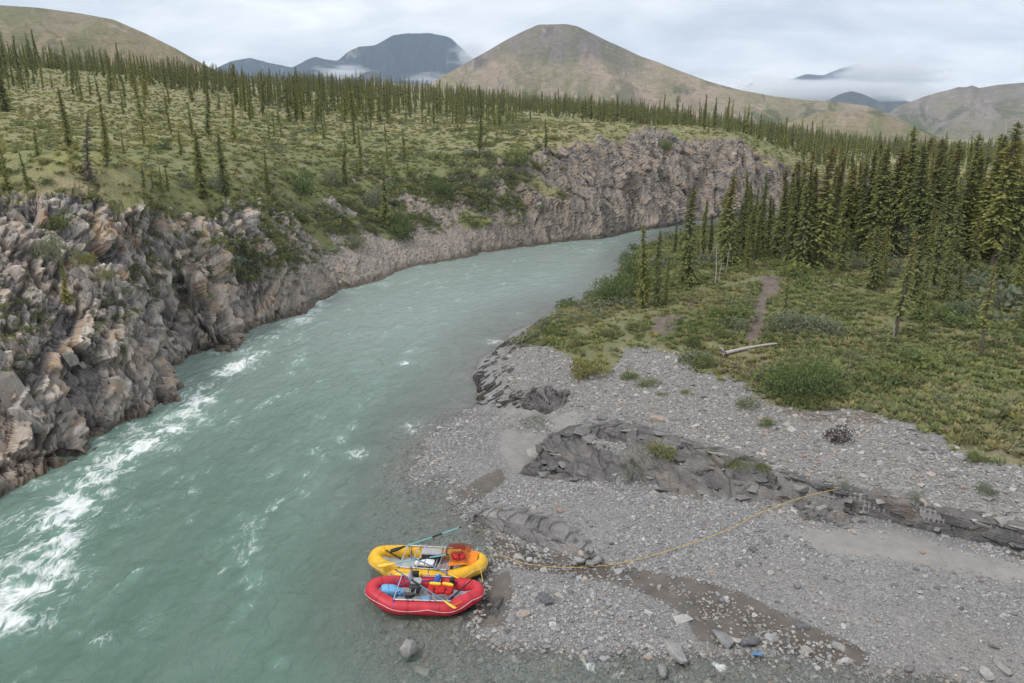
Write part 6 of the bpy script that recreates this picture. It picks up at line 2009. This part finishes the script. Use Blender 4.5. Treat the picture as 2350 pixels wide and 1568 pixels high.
def vest(e, p, rz, label):
    gear('life_jacket', e, p, (0, .1, rz), label, 'life jacket', [
        ('back_panel', sbox((0, 0, .02), (.25, .21, .09), .5), M_JRED), ('front_panel', sbox((-.12, -.16, .09), (.11, .20, .07), .5, (0, 0, .1)), M_JRED), ('front_panel', sbox((.13, -.16, .09), (.11, .20, .07), .5, (0, 0, -.1)), M_JRED),
        ('collar_band', sbox((0, .17, .12), (.21, .06, .05), .45), M_JYEL), ('buckle', sbox((0, -.20, .16), (.05, .03, .02), .4), M_BLACK), ('side_strap', sbox((.24, -.05, .05), (.03, .15, .05), .5), M_BLACK)])


vest(red, (.40, -.22, ztr + .10), .05, 'red life jacket with yellow collar lying on the red raft frame beside the blue straps')
vest(red, (.83, -.20, ztr + .08), -.1, 'red life jacket with yellow collar hung near the bow of the red raft')
gear('rolled_bag', red, (.40, .40, ztr + .08), (0, 0, 1.4), 'blue rolled bag strapped across the red raft frame', 'bag', [('roll', sbox((0, 0, 0), (.30, .10, .09), .6), M_BLUE), ('strap_end', sbox((.22, .04, .06), (.08, .05, .04), .6), M_LBLUE)])
gear('pump', red, (.95, .42, ztr + .06), (.3, 0, 0), 'black foot pump on the far rail of the red raft', 'pump', [('body', sbox((0, 0, 0), (.09, .10, .12), .6), M_BLACK), ('hose', tube_np(np.array([[.05, 0, 0], [.14, -.05, -.05], [.1, -.16, -.1]]), .02, 6), M_BLACK)])
gear('pouch', red, (-.46, hwr - .02, ztr + .10), (0, 0, 0), 'black and yellow pouch on the far rail of the red raft', 'pouch', [('body', sbox((0, 0, 0), (.15, .11, .10), .45), M_BLACK), ('trim', sbox((.17, 0, 0), (.035, .10, .08), .5), M_JYEL)])
gear('pouch', red, (-.44, -hwr + .18, ztr + .06), (0, 0, .2), 'plain black pouch on the near rail of the red raft', 'pouch', [('body', sbox((0, 0, 0), (.18, .11, .09), .5), M_BLACK), ('flap', sbox((0, -.02, .08), (.15, .09, .02), .4), M_DGREY)])
oar(red, (1.32, -1.32, .62), (-1.15, .42, .95), 'steel blue oar with a yellow blade laid across the red raft', M_OBLUE, M_OYEL, True, .66, .12, .35)
oar(red, (.95, -.42, .30), (1.72, .28, .72), 'short black spare paddle tucked in the red raft bow', M_BLACK, M_BLACK, False, .30, .06)
for i, pts in enumerate([[(-.98, -hwr - .22, .30), (-1.0, -hwr - .05, ztr), (-.95, -.5, ztr + .05), (-.9, -.1, ztr - .1)], [(-1.45, hwr + .1, .48), (-1.15, .45, ztr), (-.95, .1, ztr)], [(-.95, .0, ztr + .06), (-.6, .2, ztr + .1), (-.35, .35, ztr + .12)],
                         [(.98, hwr + .08, ztr - .1), (.95, hwr - .2, ztr + .05), (.97, .45, .3)], [(.94, -hwr - .22, .28), (1.0, -hwr - .02, ztr), (1.02, -.6, ztr + .02)], [(-.9, hwr - .1, ztr - .05), (-.2, hwr - .2, ztr - .08), (.25, hwr - .15, ztr - .05)]]):
    strap(red, pts, M_BLUE, ['blue strap hanging down the near side of the red raft stern', 'blue strap slanting from the far stern tube of the red raft', 'blue strap running to the red raft seat', 'blue strap over the far bow rail of the red raft',
                             'blue strap tying the red raft frame by the oar blade', 'blue strap along the far rail of the red raft'][i], .018)

# ---- yellow raft
cY = gnd(982, 1291, .30)
yel, hwy, zty = raft('raft', 'yellow inflatable river raft loaded with gear and a cargo net', (cY[0], cY[1], 0.0), R(-6.5), 4.78, 2.12, .285, M_YEL, M_DYEL, (-.98, .95), [-.95, -.50, -.28, .42, .56, .92])
tag(yel, 'yellow inflatable river raft loaded with gear and a cargo net', 'raft', 'rafts moored side by side')
seat = link('seat', None, yel)
obj_np('cushion', sbox((.36, .06, zty + .22), (.20, .20, .045), .35, (0, .1, .2)), M_SEAT, seat)
obj_np('pedestal', sbox((.42, .02, zty + .02), (.12, .16, .14), .3), M_BLACK, seat)
for s in (-1, 1):
    lk = link('oarlock', None, yel)
    obj_np('stand', pipe((.05, s * hwy, zty), (.05, s * hwy, zty + .28), .02), M_ALU, lk)
    obj_np('horn', tube_np(np.array([[.05, s * hwy, zty + .28], [.1, s * hwy, zty + .34], [.09, s * hwy, zty + .42]]), .014, 6), M_BLACK, lk)
gear('storage_box', yel, (.02, .34, .42), (0, 0, 0), 'dark storage box with a grey lid in the yellow raft', 'box', [('body', sbox((0, 0, -.06), (.31, .20, .20), .18), M_DGREY), ('lid', sbox((0, 0, .16), (.33, .22, .045), .25), M_LGREY), ('latch', sbox((0, -.225, .10), (.03, .015, .05), .4), M_BLACK)])
gear('cooler', yel, (-.06, -.26, .36), (0, 0, -.03), 'white lidded cooler with a navy body in the yellow raft', 'cooler', [('body', sbox((0, 0, -.06), (.36, .20, .13), .18), M_NAVY), ('lid', sbox((0, 0, .09), (.375, .215, .05), .25), M_WHITE), ('handle', tube_np(np.array([[-.38, -.1, .0], [-.42, 0, .0], [-.38, .1, .0]]), .014, 6), M_LGREY)])
gear('floor_mat', yel, (.66, -.22, .26), (0, 0, 0), 'pale pinkish mat on the floor of the yellow raft', 'mat', [('mat', sbox((0, 0, 0), (.28, .34, .045), .25), flat_mat('pink_grey_mat', (.46, .38, .37), .8, .2)), ('edging', sbox((0, 0, -.03), (.295, .355, .02), .2), M_LGREY)])
# orange tarp over the bow, red bags under a cargo net
gx, gy = np.meshgrid(np.linspace(.95, 1.98, 36), np.linspace(-.66, .72, 40), indexing='ij')
gz = .62 + .22 * np.exp(-((gx - 1.5) / .5) ** 2 - (gy / .7) ** 2) + .04 * fbm(np.stack([gx * 4, gy * 4, 0 * gx], -1).reshape(-1, 3), 3, seed=8).reshape(gx.shape) - .12 * sstep(.45, .8, np.abs(gy)) * sstep(1.3, 1.9, gx)
gy2 = gy * np.interp(gx, [.95, 1.4, 1.98], [1, .95, .62])
w = np.array([tuple(loc(yel, q)) for q in np.stack([gx, gy2, gz], -1).reshape(-1, 3)])
V = np.concatenate([w, w - np.array([0, 0, .012])])
F = grid_faces(36, 40)
o = obj_np('tarp', (V, np.concatenate([F, F[:, ::-1] + len(w)])), M_ORANGE)
tag(o, 'orange tarp draped over the bow of the yellow raft', 'tarp')
gear('duffel_bag', yel, (1.20, .30, .74), (0, 0, .2), 'bright red duffel bag under the cargo net', 'bag', [('body', sbox((0, 0, 0), (.26, .20, .14), .5), M_JRED), ('handle', tube_np(np.array([[-.1, -.1, .13], [0, -.1, .19], [.1, -.1, .13]]), .014, 5), M_BLACK)])
vest(yel, (1.22, -.14, .76), .4, 'red life jacket with yellow collar under the cargo net')
net = []
cx_, cy_ = 1.18, .05


def net_z(x, y):
    return .72 + .27 * np.exp(-((x - cx_) / .5) ** 2 - ((y - cy_) / .6) ** 2)


for k in np.linspace(-.50, .56, 14):
    yy = np.linspace(-.66, .66, 30)
    xx = cx_ + k * .9 + .03 * np.sin(yy * 9 + k * 5)
    net.append(tube_np(np.array([tuple(loc(yel, (a, b, c))) for a, b, c in zip(xx, yy + cy_, net_z(xx, yy + cy_) + .012)]), .009, 4))
for k in np.linspace(-.62, .62, 16):
    xx = np.linspace(cx_ - .46, cx_ + .50, 24)
    yy = cy_ + k + .03 * np.sin(xx * 8 + k * 7)
    net.append(tube_np(np.array([tuple(loc(yel, (a, b, c))) for a, b, c in zip(xx, yy, net_z(xx, yy) + .012)]), .009, 4))
o = obj_np('cargo_net', join_np(net), M_NET)
tag(o, 'brown cargo net stretched over red bags in the yellow raft', 'net')
oar(yel, (-1.52, .10, .62), (1.10, 1.42, 1.12), 'teal oar with a black blade reaching out past the yellow raft', M_OTEAL, M_BLACK, True, .68, .09, .4)
oar(yel, (-1.70, -1.00, .66), (.95, -.42, .98), 'teal oar with a yellow blade along the near tube of the yellow raft', M_OTEAL, M_OYEL, True, .72, .13, .3)
oar(yel, (1.45, -1.22, .50), (-.62, -.62, .95), 'steel blue oar slanting down beside the yellow raft bow', M_OBLUE, M_OYEL, False, .5, .06, .2)
oar(yel, (-1.0, -1.20, .50), (.75, -1.22, .60), 'yellow spare oar lying between the two rafts', M_OYEL, M_OYEL, False, .66, .11, .3)
oar(yel, (-1.1, .12, .30), (-1.75, .24, .58), 'short black paddle in the stern of the yellow raft', M_BLACK, M_BLACK, False, .22, .05)
for i, pts in enumerate([[(-.82, hwy - .05, zty), (-.78, .5, zty - .15), (-.72, .25, .2)], [(.62, hwy + .05, zty + .03), (.62, hwy - .15, zty), (.62, hwy - .3, .25)], [(-.45, -hwy, zty + .05), (-.42, -hwy - .28, .42), (-.3, -hwy - .3, .34)], [(.92, -hwy, zty + .05), (.95, -hwy - .3, .4)]]):
    strap(yel, pts, M_BLUE, ['blue strap dangling inside the yellow raft stern', 'blue strap over the far tube of the yellow raft', 'blue strap over the near tube of the yellow raft by the oar blade', 'blue strap over the near tube of the yellow raft bow'][i], .016)

# ---- lines
a = np.array(loc(yel, (2.33, .1, .62)))
pts = [a]
for (x, y, dz) in [(1150, 1288, .28), (1200, 1298, .10), (1260, 1304, .05), (1330, 1306, .05), (1400, 1300, .06), (1470, 1288, .10), (1530, 1272, .14), (1600, 1250, .14), (1680, 1218, .12), (1740, 1190, .25)]:
    q = on_right(x, y)
    pts.append(np.array([q[0], q[1], q[2] + dz]))
for (x, y, z) in [(1815, 1150, 1.05), (1860, 1136, 1.35), (1922, 1122, 1.80)]:
    pts.append(np.array(gnd(x, y, z)))
pts = np.array(pts)
d = np.concatenate([[0], np.cumsum(np.linalg.norm(np.diff(pts, axis=0), axis=1))])
u = np.linspace(0, d[-1], 160)
line = np.stack([np.interp(u, d, pts[:, k]) for k in range(3)], 1)
kr = np.ones(7) / 7
line = np.stack([np.convolve(np.pad(line[:, k], 3, mode='edge'), kr, 'valid') for k in range(3)], 1)
o = obj_np('mooring_rope', tube_np(line, .013, 6), M_ROPE)
tag(o, 'long yellow mooring rope from the yellow raft over the gravel to the ledge', 'rope')
a, b = np.array(loc(yel, (2.12, -.45, .80))), np.array(loc(red, (2.12, .22, .66)))
o = obj_np('painter_rope', tube_np(np.array([a, .5 * (a + b) - [0, 0, .05], b]), .015, 6), M_ROPE)
tag(o, 'short yellow rope tying the red raft to the yellow raft', 'rope')
# crumpled blue scrap by the creek
q = on_right(1735, 1508)
gx, gy = np.meshgrid(np.linspace(-.17, .17, 18), np.linspace(-.09, .09, 12), indexing='ij')
gz = .10 + .12 * fbm(np.stack([gx * 5, gy * 6, 0 * gx], -1).reshape(-1, 3), 3, seed=4).reshape(gx.shape)
V = np.stack([gx + q[0], gy + q[1], gz + q[2]], -1).reshape(-1, 3)
F = grid_faces(18, 12)
o = obj_np('plastic_scrap', (np.concatenate([V, V - [0, 0, .01]]), np.concatenate([F, F[:, ::-1] + len(V)])), flat_mat('faded_blue_plastic', (0.10, 0.20, 0.36), .6, .3), smooth=False)
tag(o, 'crumpled blue plastic scrap between the creek boulders', 'scrap')

# ---- tilted slabs of the cliff, each a broken piece of the bedding standing proud
def mat_slab():
    m, t, out = new_mat('cliff_slab')
    P = pos(t)
    oi = NN(t, 'ShaderNodeObjectInfo')
    rc, st = rock_colour(t, P, ramp(t, oi.outputs['Random'], [(0.0, 0.26), (1.0, 0.74)]))
    rc, rr = wet_band(t, P, rc, 0.85)
    principled(t, out, rc, rr, 0.2, bump(t, noise(t, mapping(t, P, (1, 0.5, 0.3), rot=(.25, .35, .3)), 7.0, 6, 0.7), 0.7, 0.08))
    return m


M_BLOCK = mat_slab()
BLK = [stone_mesh('rock', M_BLOCK, 700 + i, 1.0, 13, 0.95) for i in range(10)]
ok = (L_ROCK > .75) * (PLd[:, 2] > .1) * (PLd[:, 2] < 10.2) * (L_PX > -30) * (L_PX < 800) * (L_PY > 450) * L_AREA * (.25 + .75 * sstep(-.1, .3, fbm(PLd * .25, 2, seed=171)))
bi = RNG.choice(len(ok), 300, replace=False, p=ok / ok.sum())
for k in bi:
    o = link('rock', random.choice(BLK), cliff)
    s_ = .50 * math.exp(random.gauss(0, .36)) * (1.0 if L_PX[k] < 560 else .75)
    o.location = PLd[k] - nf[k] * s_ * .30
    o.rotation_euler = (random.gauss(0, .12), -.40 + random.gauss(0, .14), .45 + random.gauss(0, .22))
    o.scale = (s_ * .62, s_ * random.uniform(.28, .55), s_ * random.uniform(1.1, 2.1))
